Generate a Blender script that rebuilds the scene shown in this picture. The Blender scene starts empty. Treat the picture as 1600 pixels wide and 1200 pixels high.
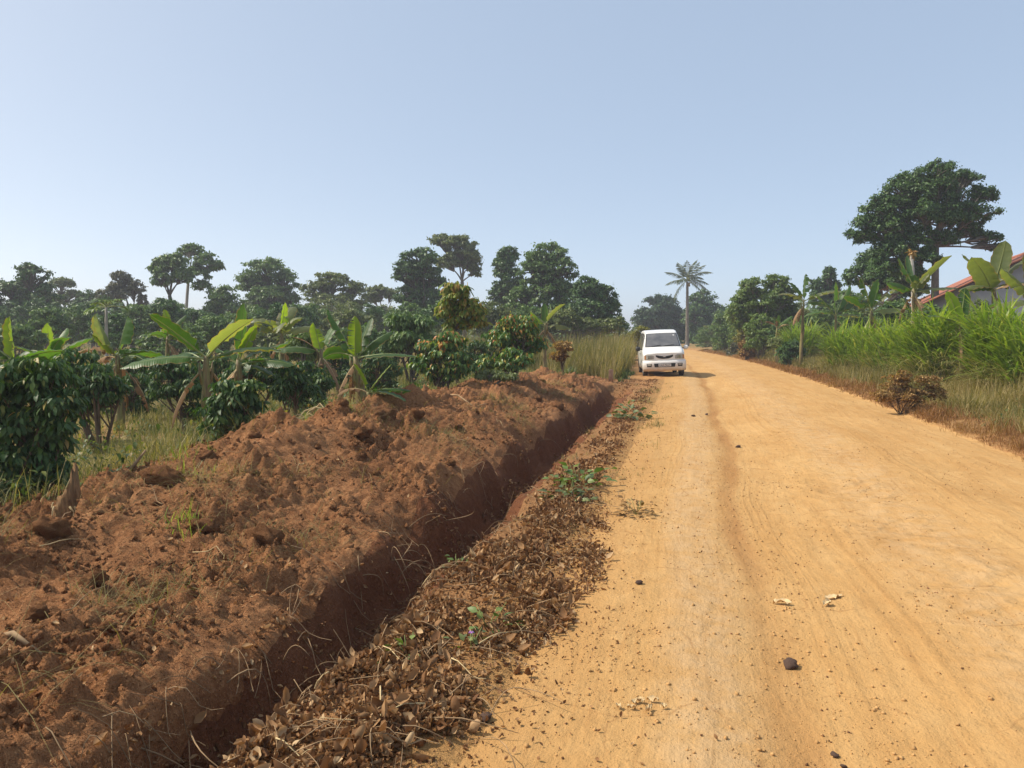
import bpy, math, random
import numpy as np
from mathutils import Vector, Matrix, Euler

# ------------------------------------------------------------------ camera, sky, sun, exposure
TH = math.radians(13.0)      # the road runs along +Y, the camera looks 13 degrees to its left
PH = math.radians(3.7)       # tilted slightly down
FPX = 1209.0                 # focal length in pixels of a 1600 wide picture
CAMZ = 1.72
scene = bpy.context.scene
COL = scene.collection
cam_d = bpy.data.cameras.new('camera'); cam = bpy.data.objects.new('camera', cam_d); COL.objects.link(cam)
cam_d.sensor_width = 36.0; cam_d.lens = 36.0 * FPX / 1600.0
cam_d.clip_start = 0.05; cam_d.clip_end = 8000
cam.location = (0, 0, CAMZ)
cam.rotation_euler = (math.pi / 2 - PH, 0, TH)
scene.camera = cam

SUN_EL = math.radians(48.0)
SUN_AZ = math.radians(180 + 13.0 - 8.0)    # direction towards the sun, counted from +X
sun_dir = Vector((math.cos(SUN_AZ) * math.cos(SUN_EL), math.sin(SUN_AZ) * math.cos(SUN_EL), math.sin(SUN_EL)))
world = bpy.data.worlds.new('World'); scene.world = world; world.use_nodes = True
wn = world.node_tree
for n in list(wn.nodes): wn.nodes.remove(n)
wo = wn.nodes.new('ShaderNodeOutputWorld'); wb = wn.nodes.new('ShaderNodeBackground'); ws = wn.nodes.new('ShaderNodeTexSky')
ws.sky_type = 'NISHITA'; ws.sun_disc = False
ws.sun_elevation = SUN_EL
ws.sun_rotation = math.pi / 2 - SUN_AZ
ws.altitude = 600; ws.air_density = 0.4; ws.dust_density = 2.5; ws.ozone_density = 1.0
wb.inputs['Strength'].default_value = 0.15
# the whole sky seen through one even, pale dust veil
wm = wn.nodes.new('ShaderNodeMix'); wm.data_type = 'RGBA'; wm.blend_type = 'MULTIPLY'; wm.inputs[0].default_value = 1.0; wm.inputs[7].default_value = (1.10, 0.95, 0.66, 1)
wa = wn.nodes.new('ShaderNodeMix'); wa.data_type = 'RGBA'; wa.blend_type = 'ADD'; wa.inputs[0].default_value = 1.0; wa.inputs[7].default_value = (1.98, 2.55, 3.52, 1)
wn.links.new(ws.outputs[0], wm.inputs[6]); wn.links.new(wm.outputs[2], wa.inputs[6]); wn.links.new(wa.outputs[2], wb.inputs[0]); wn.links.new(wb.outputs[0], wo.inputs[0])
sun_d = bpy.data.lights.new('sun', 'SUN'); sun = bpy.data.objects.new('sun', sun_d); COL.objects.link(sun)
sun_d.energy = 5.0; sun_d.angle = math.radians(0.5); sun_d.color = (1.0, 0.93, 0.82)
sun.rotation_euler = (-sun_dir).to_track_quat('-Z', 'Y').to_euler(); sun.location = (0, 0, 60)
scene.view_settings.view_transform = 'Standard'; scene.view_settings.look = 'None'
scene.view_settings.gamma = 1.0; scene.view_settings.use_curve_mapping = False
scene.view_settings.exposure = 0.0

# ------------------------------------------------------------------ small tools
RGT = np.array([math.cos(TH), math.sin(TH), 0.0]); FWD = np.array([-math.sin(TH), math.cos(TH), 0.0]); UP = np.array([0, 0, 1.0])
def at(px, py, d):
    """World point seen at a photograph pixel, d metres ahead of the camera."""
    a = (px - 800) / FPX; b = (600 - py) / FPX
    f = FWD * math.cos(PH) - UP * math.sin(PH); u = UP * math.cos(PH) + FWD * math.sin(PH)
    ray = RGT * a + u * b + f
    return np.array([0, 0, CAMZ]) + ray * (d / (math.cos(PH) + b * math.sin(PH)))

def gnoise(x, y, seed=0):
    x = np.asarray(x, float); y = np.asarray(y, float)
    ix = np.floor(x).astype(np.int64); iy = np.floor(y).astype(np.int64)
    fx = x - ix; fy = y - iy
    def g(i, j, dx, dy):
        h = (i * 374761393 + j * 668265263 + seed * 974634777) & 0xffffffff
        h = ((h ^ (h >> 13)) * 1274126177) & 0xffffffff
        h = (h ^ (h >> 16)) & 0xffff
        a = h * (2 * math.pi / 65536.0)
        return np.cos(a) * dx + np.sin(a) * dy
    ux = fx * fx * fx * (fx * (fx * 6 - 15) + 10); uy = fy * fy * fy * (fy * (fy * 6 - 15) + 10)
    a = g(ix, iy, fx, fy); b = g(ix + 1, iy, fx - 1, fy); c = g(ix, iy + 1, fx, fy - 1); d = g(ix + 1, iy + 1, fx - 1, fy - 1)
    return (a + (b - a) * ux) * (1 - uy) + (c + (d - c) * ux) * uy
def fbm(x, y, seed=0, octaves=3):
    z = 0; a = 1.0
    for o in range(octaves):
        z = z + a * gnoise(x * 2 ** o, y * 2 ** o, seed + o * 17); a *= 0.5
    return z
def smooth(a, b, x):
    t = np.clip((x - a) / (b - a), 0, 1); return t * t * (3 - 2 * t)

def link(o, parent=None):
    COL.objects.link(o)
    if parent is not None: o.parent = parent
    return o
def mk(name, V, F, mat, parent=None, smooth_shade=False, attrs=None, matidx=None):
    """One mesh object from numpy arrays; F is one (n,k) array or a list of them."""
    V = np.asarray(V, np.float32).reshape(-1, 3)
    if not isinstance(F, list): F = [F]
    F = [np.asarray(f, np.int32) for f in F if len(f)]
    me = bpy.data.meshes.new(name)
    me.vertices.add(len(V)); me.vertices.foreach_set('co', V.ravel())
    loops = np.concatenate([f.ravel() for f in F]); tot = np.concatenate([np.full(len(f), f.shape[1], np.int32) for f in F])
    start = np.concatenate([[0], np.cumsum(tot)[:-1]]).astype(np.int32)
    me.loops.add(len(loops)); me.loops.foreach_set('vertex_index', loops)
    me.polygons.add(len(tot)); me.polygons.foreach_set('loop_start', start)
    if smooth_shade: me.polygons.foreach_set('use_smooth', np.ones(len(tot), bool))
    for k, v in (attrs or {}).items():
        a = me.attributes.new(k, 'FLOAT', 'POINT'); a.data.foreach_set('value', np.asarray(v, np.float32).ravel())
    mats = mat if isinstance(mat, (list, tuple)) else [mat]
    for m in mats: me.materials.append(m)
    if matidx is not None: me.polygons.foreach_set('material_index', np.asarray(matidx, np.int32))
    me.update(calc_edges=True)
    me.validate()
    o = bpy.data.objects.new(name, me)
    return link(o, parent)
def tag(o, label, cat, group=None):
    o['label'] = label; o['category'] = cat
    if group: o['group'] = group
    return o
def kind(o, k): o['kind'] = k; return o
def thing(name, label, cat, loc=(0, 0, 0), group=None, rot=(0, 0, 0)):
    o = bpy.data.objects.new(name, None); o.empty_display_size = 0.2
    o.location = loc; o.rotation_euler = rot; link(o); bpy.context.view_layer.update()
    return tag(o, label, cat, group)

class MB:
    """Collects quads, boxes and tubes for one mesh."""
    def __init__(s): s.V = []; s.Q = []; s.T = []; s.n = 0
    def add(s, V, Q=None, T=None):
        V = np.asarray(V, float).reshape(-1, 3)
        if Q is not None and len(Q): s.Q.append(np.asarray(Q, int) + s.n)
        if T is not None and len(T): s.T.append(np.asarray(T, int) + s.n)
        s.V.append(V); s.n += len(V)
    def tube(s, P, R, sides=6, cap=True):
        P = np.asarray(P, float); R = np.broadcast_to(np.asarray(R, float), (len(P),)); n = len(P)
        D = np.gradient(P, axis=0); D /= np.linalg.norm(D, axis=1)[:, None] + 1e-9
        ref = np.array([0.31, 0.17, 0.93]) if abs(D[0][2]) < 0.85 else np.array([0.95, 0.2, 0.1])
        A = np.cross(D, ref); A /= np.linalg.norm(A, axis=1)[:, None] + 1e-9; B = np.cross(D, A)
        an = np.linspace(0, 2 * math.pi, sides, endpoint=False)
        V = P[:, None] + R[:, None, None] * (np.cos(an)[None, :, None] * A[:, None] + np.sin(an)[None, :, None] * B[:, None])
        i = np.arange(n - 1)[:, None] * sides; j = np.arange(sides)[None]; k = (j + 1) % sides
        Q = np.stack([i + j, i + k, i + sides + k, i + sides + j], -1).reshape(-1, 4)
        V = V.reshape(-1, 3); T = []
        if cap:
            V = np.vstack([V, P[0], P[-1]])
            for q in range(sides):
                r = (q + 1) % sides
                T.append((n * sides, r, q)); T.append((n * sides + 1, (n - 1) * sides + q, (n - 1) * sides + r))
        s.add(V, Q, T)
    def box(s, c, h, R=None):
        c = np.asarray(c, float); h = np.asarray(h, float)
        V = np.array([[x, y, z] for x in (-1, 1) for y in (-1, 1) for z in (-1, 1)], float) * h
        if R is not None: V = V @ np.asarray(R).T
        s.add(V + c, [(0, 1, 3, 2), (4, 6, 7, 5), (0, 4, 5, 1), (2, 3, 7, 6), (0, 2, 6, 4), (1, 5, 7, 3)])
    def grid(s, G):
        G = np.asarray(G, float); a, b = G.shape[:2]
        i = np.arange(a - 1)[:, None] * b; j = np.arange(b - 1)[None]
        s.add(G.reshape(-1, 3), np.stack([i + j, i + j + 1, i + b + j + 1, i + b + j], -1).reshape(-1, 4))
    def build(s, name, mat, parent=None, sm=True, attrs=None, off=None):
        V = np.vstack(s.V)
        if off is not None: V = V - np.asarray(off)
        F = []
        if s.Q: F.append(np.vstack(s.Q))
        if s.T: F.append(np.vstack(s.T))
        return mk(name, V, F, mat, parent, sm, attrs)

# ------------------------------------------------------------------ materials
class NT:
    def __init__(s, name):
        s.m = bpy.data.materials.new(name); s.m.use_nodes = True; s.t = s.m.node_tree
        for n in list(s.t.nodes): s.t.nodes.remove(n)
        s.out = s.t.nodes.new('ShaderNodeOutputMaterial')
    def n(s, typ, **kw):
        nd = s.t.nodes.new('ShaderNode' + typ)
        for k, v in kw.items():
            if k in nd.inputs: nd.inputs[k].default_value = v
            else: setattr(nd, k, v)
        return nd
    def l(s, a, b): s.t.links.new(a, b)
    def attr(s, name): return s.n('Attribute', attribute_name=name).outputs['Fac']
    def noise(s, scale, detail=4, rough=0.55, vec=None, dist=0.0):
        nd = s.n('TexNoise'); nd.inputs['Scale'].default_value = scale; nd.inputs['Detail'].default_value = detail
        nd.inputs['Roughness'].default_value = rough; nd.inputs['Distortion'].default_value = dist
        if vec is None: vec = s.obj()
        s.l(vec, nd.inputs['Vector']); return nd.outputs['Fac']
    def obj(s):
        if not hasattr(s, '_tc'): s._tc = s.n('TexCoord')
        return s._tc.outputs['Object']
    def ramp(s, fac, stops, interp='LINEAR'):
        r = s.n('ValToRGB'); r.color_ramp.interpolation = interp
        el = r.color_ramp.elements
        while len(el) < len(stops): el.new(0.5)
        for e, (p, c) in zip(el, stops): e.position = p; e.color = (*c, 1) if len(c) == 3 else c
        s.l(fac, r.inputs['Fac']); return r.outputs['Color']
    def mixc(s, fac, a, b, mode='MIX'):
        m = s.n('Mix', data_type='RGBA', blend_type=mode)
        for sock, v in ((m.inputs[0], fac), (m.inputs[6], a), (m.inputs[7], b)):
            if hasattr(v, 'links'): s.l(v, sock)
            elif isinstance(v, (int, float)): sock.default_value = v
            else: sock.default_value = (*v, 1)
        return m.outputs[2]
    def math(s, op, a, b=0.0, clamp=False):
        m = s.n('Math', operation=op, use_clamp=clamp)
        for sock, v in ((m.inputs[0], a), (m.inputs[1], b)):
            if hasattr(v, 'links'): s.l(v, sock)
            else: sock.default_value = v
        return m.outputs[0]
    def maprange(s, v, a, b, c=0.0, d=1.0):
        m = s.n('MapRange'); s.l(v, m.inputs[0])
        for i, x in enumerate((a, b, c, d)): m.inputs[i + 1].default_value = x
        return m.outputs[0]
    def bump(s, h, strength=0.5, dist=0.02, prev=None):
        b = s.n('Bump'); b.inputs['Strength'].default_value = strength; b.inputs['Distance'].default_value = dist
        s.l(h, b.inputs['Height'])
        if prev is not None: s.l(prev, b.inputs['Normal'])
        return b.outputs['Normal']
    def principled(s, color, rough=0.8, spec=0.3, normal=None, metal=0.0, coat=0.0):
        p = s.n('BsdfPrincipled')
        for sock, v in (('Base Color', color), ('Roughness', rough), ('Metallic', metal), ('Specular IOR Level', spec), ('Coat Weight', coat)):
            if hasattr(v, 'links'): s.l(v, p.inputs[sock])
            elif isinstance(v, (int, float)): p.inputs[sock].default_value = v
            else: p.inputs[sock].default_value = (*v, 1)
        if normal is not None: s.l(normal, p.inputs['Normal'])
        return p.outputs[0]
    def done(s, shader): s.l(shader, s.out.inputs['Surface']); return s.m
    def trans(s, shader, color, fac):
        t = s.n('BsdfTranslucent')
        if hasattr(color, 'links'): s.l(color, t.inputs['Color'])
        else: t.inputs['Color'].default_value = (*color, 1)
        m = s.n('MixShader'); m.inputs[0].default_value = fac
        s.l(shader, m.inputs[1]); s.l(t.outputs[0], m.inputs[2]); return m.outputs[0]

def m_foliage(name, stops, tr=0.3, trcol=(1.3, 1.5, 0.5), rough=0.5, spec=0.35, patch=None):
    """Leaves: colour by the random number each leaf carries, with translucency. patch: (scale, colour) for larger patches of other hue."""
    T = NT(name); r = T.attr('rnd')
    c = T.ramp(r, stops)
    if patch:
        f = T.maprange(T.noise(patch[0], 2), 0.5, 0.68); c = T.mixc(f, c, patch[1])
    tc = T.mixc(1.0, c, trcol, 'MULTIPLY')
    return T.done(T.trans(T.principled(c, rough, spec), tc, tr))
def m_plain(name, color, rough=0.6, spec=0.3, metal=0.0, coat=0.0, var=0.15, scale=6.0, bump=0.0, bscale=40.0):
    T = NT(name); f = T.noise(scale, 4)
    a = tuple(c * (1 - var) for c in color); b = tuple(min(1, c * (1 + var)) for c in color)
    c = T.ramp(f, [(0.3, a), (0.7, b)])
    nm = T.bump(T.noise(bscale, 3), bump, 0.01) if bump else None
    return T.done(T.principled(c, rough, spec, nm, metal, coat))
def m_bark(name, a, b, scale=(9, 9, 2)):
    T = NT(name); mp = T.n('Mapping'); mp.inputs['Scale'].default_value = scale; T.l(T.obj(), mp.inputs['Vector'])
    f = T.noise(1.6, 5, 0.65, mp.outputs[0]); c = T.ramp(f, [(0.3, a), (0.7, b)])
    return T.done(T.principled(c, 0.9, 0.1, T.bump(f, 0.8, 0.03)))

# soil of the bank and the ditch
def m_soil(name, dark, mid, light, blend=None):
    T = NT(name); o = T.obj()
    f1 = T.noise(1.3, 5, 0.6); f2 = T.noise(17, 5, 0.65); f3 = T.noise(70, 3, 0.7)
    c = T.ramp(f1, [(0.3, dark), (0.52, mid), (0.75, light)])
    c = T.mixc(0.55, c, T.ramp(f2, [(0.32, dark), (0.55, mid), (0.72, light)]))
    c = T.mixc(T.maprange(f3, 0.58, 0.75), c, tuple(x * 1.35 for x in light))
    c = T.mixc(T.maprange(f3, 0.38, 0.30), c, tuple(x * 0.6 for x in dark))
    if blend:                                                     # fades into the neighbouring soil: (attribute, from, to, noise reach, colour)
        for at_, a_, b_, reach, col in blend:
            v = T.math('ADD', T.attr(at_), T.math('MULTIPLY', T.math('SUBTRACT', T.noise(4.0, 5, 0.7), 0.5), reach))
            cc = T.mixc(T.maprange(f2, 0.35, 0.65), tuple(x * 0.82 for x in col), tuple(x * 1.12 for x in col))
            c = T.mixc(T.maprange(v, a_, b_), c, cc)
    nb = T.bump(f2, 1.0, 0.06); nb = T.bump(f3, 0.9, 0.018, nb); nb = T.bump(T.noise(190, 2, 0.6), 0.5, 0.004, nb)
    return T.done(T.principled(c, 0.95, 0.08, nb))
M = {}
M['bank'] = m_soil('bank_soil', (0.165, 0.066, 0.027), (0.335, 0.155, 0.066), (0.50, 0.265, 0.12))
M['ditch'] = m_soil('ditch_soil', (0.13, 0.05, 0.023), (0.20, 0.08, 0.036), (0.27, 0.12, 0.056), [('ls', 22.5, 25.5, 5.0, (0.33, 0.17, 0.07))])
M['clod'] = m_soil('clod_soil', (0.16, 0.066, 0.028), (0.31, 0.145, 0.063), (0.46, 0.245, 0.112))

def m_road():
    T = NT('murram_road'); lt = T.attr('lt'); ls = T.attr('ls')
    cb = T.n('CombineXYZ'); T.l(lt, cb.inputs[0]); T.l(T.math('MULTIPLY', ls, 0.16), cb.inputs[1]); v = cb.outputs[0]
    cb2 = T.n('CombineXYZ'); T.l(lt, cb2.inputs[0]); T.l(T.math('MULTIPLY', ls, 0.04), cb2.inputs[1]); v2 = cb2.outputs[0]
    streak = T.noise(3.2, 4, 0.6, v); fine = T.noise(26, 4, 0.6, v2)
    big = T.noise(0.55, 4, 0.6); mid = T.noise(5.0, 5, 0.65); grain = T.noise(120, 3, 0.7); grit = T.noise(55, 4, 0.75)
    c = T.ramp(streak, [(0.28, (0.46, 0.245, 0.085)), (0.5, (0.56, 0.325, 0.125)), (0.72, (0.63, 0.40, 0.175))])
    c = T.mixc(0.45, c, T.ramp(big, [(0.3, (0.42, 0.225, 0.078)), (0.7, (0.63, 0.395, 0.17))]))
    c = T.mixc(0.16, c, T.ramp(mid, [(0.32, (0.40, 0.215, 0.078)), (0.5, (0.54, 0.315, 0.12)), (0.68, (0.66, 0.43, 0.195))]))
    # compacted, greyer wheel strips
    wob = T.math('MULTIPLY_ADD', T.noise(0.8, 2, 0.5, v), 0.5); T.t.nodes[-1].inputs[2].default_value = 0.0
    w = T.math('SUBTRACT', T.math('ADD', lt, wob), 0.25)
    def band(c0, hw):
        return T.maprange(T.math('ABSOLUTE', T.math('SUBTRACT', w, c0)), hw, hw * 0.35)
    g1 = T.math('MULTIPLY', band(0.10, 0.34), T.maprange(mid, 0.30, 0.58), True)
    g2 = T.math('MULTIPLY', band(1.95, 0.60), T.maprange(mid, 0.36, 0.62), True)
    grey = T.math('MAXIMUM', g1, T.math('MULTIPLY', g2, 0.8))
    c = T.mixc(T.math('MULTIPLY', grey, 0.6), c, (0.55, 0.37, 0.20))
    # darker loose earth in the rut and at the left edge
    rut = T.math('MULTIPLY', band(0.50, 0.15), T.maprange(T.noise(2.0, 4, 0.6, v), 0.28, 0.6), True)
    c = T.mixc(T.math('MULTIPLY', rut, 0.75), c, (0.35, 0.165, 0.058))
    edge = T.math('MULTIPLY', T.maprange(T.math('ADD', lt, T.math('MULTIPLY', mid, 0.7)), 0.15, -0.5), 0.95)
    c = T.mixc(edge, c, (0.475, 0.265, 0.10))
    c = T.mixc(T.math('MULTIPLY', T.maprange(fine, 0.55, 0.70), 0.42), c, (0.39, 0.205, 0.074))
    c = T.mixc(T.math('MULTIPLY', T.maprange(grit, 0.63, 0.70), 0.55), c, (0.25, 0.125, 0.05))
    c = T.mixc(T.math('MULTIPLY', T.maprange(grain, 0.60, 0.75), 0.20), c, (0.70, 0.47, 0.22))
    vor = T.n('TexVoronoi', feature='DISTANCE_TO_EDGE'); vor.inputs['Scale'].default_value = 1.7
    dv = T.n('Mix', data_type='VECTOR'); dv.inputs[0].default_value = 0.22
    nz = T.n('TexNoise'); nz.inputs['Scale'].default_value = 3.0; nz.inputs['Detail'].default_value = 5; T.l(T.obj(), nz.inputs['Vector'])
    T.l(T.obj(), dv.inputs[4]); T.l(nz.outputs['Color'], dv.inputs[5]); T.l(dv.outputs[1], vor.inputs['Vector'])
    crack = T.math('MULTIPLY', T.maprange(vor.outputs['Distance'], 0.012, 0.0), T.maprange(T.noise(1.1, 3), 0.48, 0.6), True)
    c = T.mixc(T.math('MULTIPLY', crack, 0.55), c, (0.30, 0.15, 0.06))
    # tyre tracks run along the road, washboard ripples lie across it
    def trk(c0, hw, fr): return T.math('MULTIPLY', T.math('MULTIPLY', T.maprange(T.math('SINE', T.math('MULTIPLY', T.math('ADD', w, T.math('MULTIPLY', T.noise(0.5, 2, 0.5, v), 0.10)), fr)), 0.1, 0.9), band(c0, hw)), T.maprange(T.noise(0.9, 3, 0.6, v), 0.42, 0.58), True)
    tk = T.math('MAXIMUM', T.math('MAXIMUM', trk(0.78, 0.16, 95.0), trk(1.35, 0.35, 42.0)), T.math('MAXIMUM', trk(2.9, 0.5, 55.0), trk(-0.25, 0.2, 80.0)))
    c = T.mixc(T.math('MULTIPLY', tk, 0.20), c, (0.37, 0.195, 0.068))
    rip = T.math('MULTIPLY', T.math('SINE', T.math('ADD', T.math('MULTIPLY', ls, 15.0), T.math('MULTIPLY', T.noise(1.6, 3, 0.6), 22.0))), T.math('MULTIPLY', band(1.75, 0.9), T.maprange(T.noise(0.6, 3), 0.4, 0.6)))
    c = T.mixc(1.0, c, (0.90, 0.90, 0.89), 'MULTIPLY')
    nb = T.bump(rip, 0.5, 0.02); nb = T.bump(tk, 0.3, 0.010, nb); nb = T.bump(mid, 0.6, 0.04, nb); nb = T.bump(T.noise(9, 5, 0.65, v), 0.5, 0.025, nb); nb = T.bump(T.noise(16, 5, 0.7), 0.5, 0.02, nb); nb = T.bump(grit, 0.6, 0.012, nb); nb = T.bump(grain, 0.5, 0.004, nb)
    return T.done(T.principled(c, 0.95, 0.06, nb))
M['road'] = m_road()
def m_ground():
    T = NT('field_ground'); lt = T.attr('lt')
    f1 = T.noise(0.45, 5, 0.6); f2 = T.noise(6, 5, 0.65); f3 = T.noise(45, 3, 0.7)
    soil = T.ramp(f2, [(0.3, (0.21, 0.095, 0.042)), (0.7, (0.38, 0.20, 0.09))])
    grass = T.ramp(f2, [(0.3, (0.13, 0.105, 0.042)), (0.7, (0.30, 0.235, 0.10))])
    c = T.mixc(T.maprange(f1, 0.62, 0.45), soil, grass)
    orange = T.ramp(f2, [(0.3, (0.34, 0.165, 0.062)), (0.7, (0.47, 0.26, 0.105))])
    near = T.math('MULTIPLY', T.maprange(T.math('ADD', lt, T.math('MULTIPLY', f2, 1.0)), 6.2, 4.9), T.maprange(lt, -3.0, -1.9), True)
    c = T.mixc(near, c, orange)
    c = T.mixc(T.math('MULTIPLY', T.maprange(f3, 0.6, 0.7), 0.4), c, (0.42, 0.33, 0.16))
    nb = T.bump(f2, 0.7, 0.05); nb = T.bump(f3, 0.6, 0.012, nb)
    return T.done(T.principled(c, 0.95, 0.06, nb))
M['ground'] = m_ground()
M['verge'] = m_soil('verge_soil', (0.25, 0.12, 0.05), (0.35, 0.18, 0.075), (0.46, 0.26, 0.115), [('lt', -1.35, -0.95, 1.3, (0.44, 0.245, 0.092))])

# ------------------------------------------------------------------ terrain: one height function, one grid, cut into its pieces
def curve(s):
    s = np.asarray(s, float); a = np.clip(s - 20, 0, 110)
    return -0.0011 * a * a - np.clip(s - 130, 0, 1e9) * 0.242
_P = np.array([(-1200, 0.3), (-60, 0.2), (-12, 0.06), (-7, 0.05), (-1.9, 0.02), (-1.68, 0.0), (-1.2, 0.03), (-0.85, 0.0), (-0.35, 0.012), (0.05, 0.012), (0.3, -0.005), (0.50, -0.032), (0.75, -0.035),
               (1.1, -0.02), (1.6, 0.02), (2.1, 0.05), (2.8, 0.055), (3.6, 0.035), (4.4, 0.0), (4.75, 0.06), (5.4, 0.16), (7, 0.32), (10, 0.55), (16, 0.8), (40, 1.0), (1200, 1.2)])
_B = np.array([(-7.4, 0), (-6.6, 0.05), (-5.9, 0.15), (-5.3, 0.36), (-4.8, 0.52), (-4.35, 0.55), (-3.7, 0.42), (-3.1, 0.25), (-2.75, 0.15), (-2.52, 0.07), (-2.45, 0.05), (-2.1, 0.0)])
_D = np.array([(-2.80, 0), (-2.62, -0.035), (-2.53, -0.09), (-2.46, -0.20), (-2.40, -0.48), (-2.34, -0.62), (-2.22, -0.68), (-2.06, -0.66), (-1.96, -0.56), (-1.84, -0.25), (-1.76, -0.09), (-1.66, 0)])
_E = np.array([(-3.05, 0), (-2.85, -0.05), (-2.65, -0.17), (-2.48, -0.33), (-2.38, -0.50), (-2.28, -0.60), (-2.15, -0.64), (-2.02, -0.60), (-1.92, -0.46), (-1.80, -0.20), (-1.70, -0.06), (-1.58, 0)])
def TS(x, y):
    return np.asarray(x, float) - curve(y), np.asarray(y, float)
def rutw(s): return 0.22 * gnoise(s * 0.21, s * 0 + 5.5, 12) + 0.06 * gnoise(s * 0.8, s * 0 + 7.5, 13)
def nearw(s): return np.interp(s, [1, 3.6, 4.6, 7.0], [1.0, 1.0, 0.75, 0.0])
def Ht(t, s):
    t = np.asarray(t, float); s = np.asarray(s, float)
    w = (0.22 * gnoise(s * 0.5, s * 0 + 3.3, 5) + 0.20 * gnoise(s * 1.3, s * 0 + 9.1, 6)) * smooth(-4.2, -2.8, t) * (1 - smooth(-1.5, -0.9, t))
    w = w + 0.05 * gnoise(s * 3.1, t * 2, 10) * smooth(-3.0, -2.6, t) * (1 - smooth(-2.2, -2.0, t)) + 0.045 * gnoise(s * 6, t * 6, 8) * smooth(-3.0, -2.6, t) * (1 - smooth(-1.75, -1.5, t))
    w = w + nearw(s) * np.interp(t, [-3.6, -2.55, -1.6, -1.1], [0.0, 0.25, 0.02, 0.0])
    tt = t - w
    z = np.interp(t - rutw(s) * smooth(-0.7, 0.0, t) * (1 - smooth(3.0, 4.2, t)), _P[:, 0], _P[:, 1])
    dep = (1 - smooth(22.5, 27.0, s)) * np.interp(s, [0, 3, 5, 8, 11], [0.72, 0.72, 0.80, 1.0, 1.0]) * (0.9 + 0.25 * gnoise(s * 0.7, s * 0 + 1.7, 21))
    sl_ = smooth(-0.02, 0.30, gnoise(s * 0.85, s * 0 + 6.1, 14) + 0.35 * gnoise(s * 2.7, s * 0 + 2.2, 15))
    prof = np.interp(tt, _D[:, 0], _D[:, 1]) * (1 - sl_) + np.interp(tt + 0.07 * gnoise(s * 3, t * 3, 16), _E[:, 0], _E[:, 1]) * sl_
    z = z + prof * dep
    amp = np.interp(s, [-50, 0, 2.5, 4.0, 5.5, 7.0, 9.0, 11.0, 14, 18, 22, 25, 28, 30], [0.5, 0.5, 0.5, 0.42, 0.55, 0.85, 1.0, 1.1, 0.85, 0.95, 0.8, 0.7, 0.25, 0.0])
    b = np.interp(tt, _B[:, 0], _B[:, 1]); lump = 1 + 0.75 * gnoise(t * 0.8, s * 0.55, 31) + 0.55 * gnoise(t * 1.7, s * 1.3, 33)
    z = z + b * amp * lump
    bm = smooth(0.02, 0.22, b) * smooth(0, 0.3, amp) * (1 - smooth(-2.62, -2.5, tt) * 0.75)
    dx = t + 0.12 * gnoise(t * 3, s * 3, 47); dy = s + 0.12 * gnoise(t * 3, s * 3, 48)
    cl = 0.10 + gnoise(dx * 2.0, dy * 2.0, 41) * 0.10 + np.abs(gnoise(dx * 4.5 + 3, dy * 4.5, 42)) * 0.13 + np.abs(gnoise(dx * 9, dy * 9, 43)) * 0.10 + np.abs(gnoise(t * 17, s * 17, 44)) * 0.065 + np.abs(gnoise(t * 31, s * 31, 49)) * 0.035 + np.maximum(0, gnoise(t * 7, s * 7, 45)) ** 2 * 0.22
    z = z + bm * (cl - 0.15) * (0.55 + 0.9 * smooth(-0.25, 0.35, gnoise(t * 0.9, s * 0.9, 46)))
    wall = smooth(0.05, 0.3, -np.interp(tt, _D[:, 0], _D[:, 1])) * dep
    z = z + wall * (0.06 * gnoise(t * 8, s * 4, 51) + 0.035 * gnoise(t * 20, s * 11, 52))
    # field unevenness, right verge, road relief
    fld = smooth(-6.0, -8.0, t) + smooth(4.6, 6.0, t)
    z = z + fld * (0.10 * gnoise(t * 0.5, s * 0.5, 61) + 0.04 * gnoise(t * 2.3, s * 2.3, 62))
    rd = smooth(-1.0, -0.4, t) * (1 - smooth(4.2, 4.7, t))
    z = z + rd * (0.03 * gnoise(t * 0.9, s * 0.33, 70) + 0.016 * gnoise(t * 1.6, s * 0.7, 71) + 0.006 * gnoise(t * 7, s * 1.3, 72) + 0.0045 * gnoise(t * 11, s * 9, 73))
    z = z + rd * smooth(0.7, 1.2, t) * (1 - smooth(2.3, 2.9, t)) * 0.012 * gnoise(t * 2.2, s * 3.4, 74)
    lit = smooth(-1.9, -1.5, t) * (1 - smooth(-1.0, -0.6, t))
    z = z + lit * (0.03 * gnoise(t * 3, s * 2, 81) + 0.012 * gnoise(t * 11, s * 11, 82))
    return z
def H(x, y):
    t, s = TS(x, y); return Ht(t, s)
def Hs(x, y): return float(H(np.array([x]), np.array([y]))[0])
def onground(px, d, sink=0.0):
    p = at(px, 522, d); return np.array([p[0], p[1], Hs(p[0], p[1]) - sink])

def rng_steps(a, b, st): return list(np.linspace(a, b, max(2, int(round((b - a) / st)) + 1))[:-1])
tl = [-1200, -600, -300, -150, -80, -50, -35, -25, -18, -14, -11, -9.3] + rng_steps(-8, -6.2, 0.07) + rng_steps(-6.2, -2.62, 0.023) + rng_steps(-2.62, -2.3, 0.014) + rng_steps(-2.3, -1.95, 0.018) \
    + rng_steps(-1.95, -1.6, 0.02) + rng_steps(-1.6, -0.85, 0.03) + rng_steps(-0.85, 4.5, 0.036) + rng_steps(4.5, 7, 0.08) + [7, 7.5, 8.3, 9.3, 10.5, 12, 15, 20, 28, 40, 60, 100, 200, 400, 1200]
sl = [-300, -120, -50, -25, -10, -4, -1, 0.5, 1.3, 1.9]
while sl[-1] < 60: sl.append(sl[-1] + max(0.022, 0.0065 * sl[-1]))
while sl[-1] < 1400: sl.append(sl[-1] * 1.09)
tl = np.array(tl); sl = np.array(sl); nt = len(tl); ns = len(sl)
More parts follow.
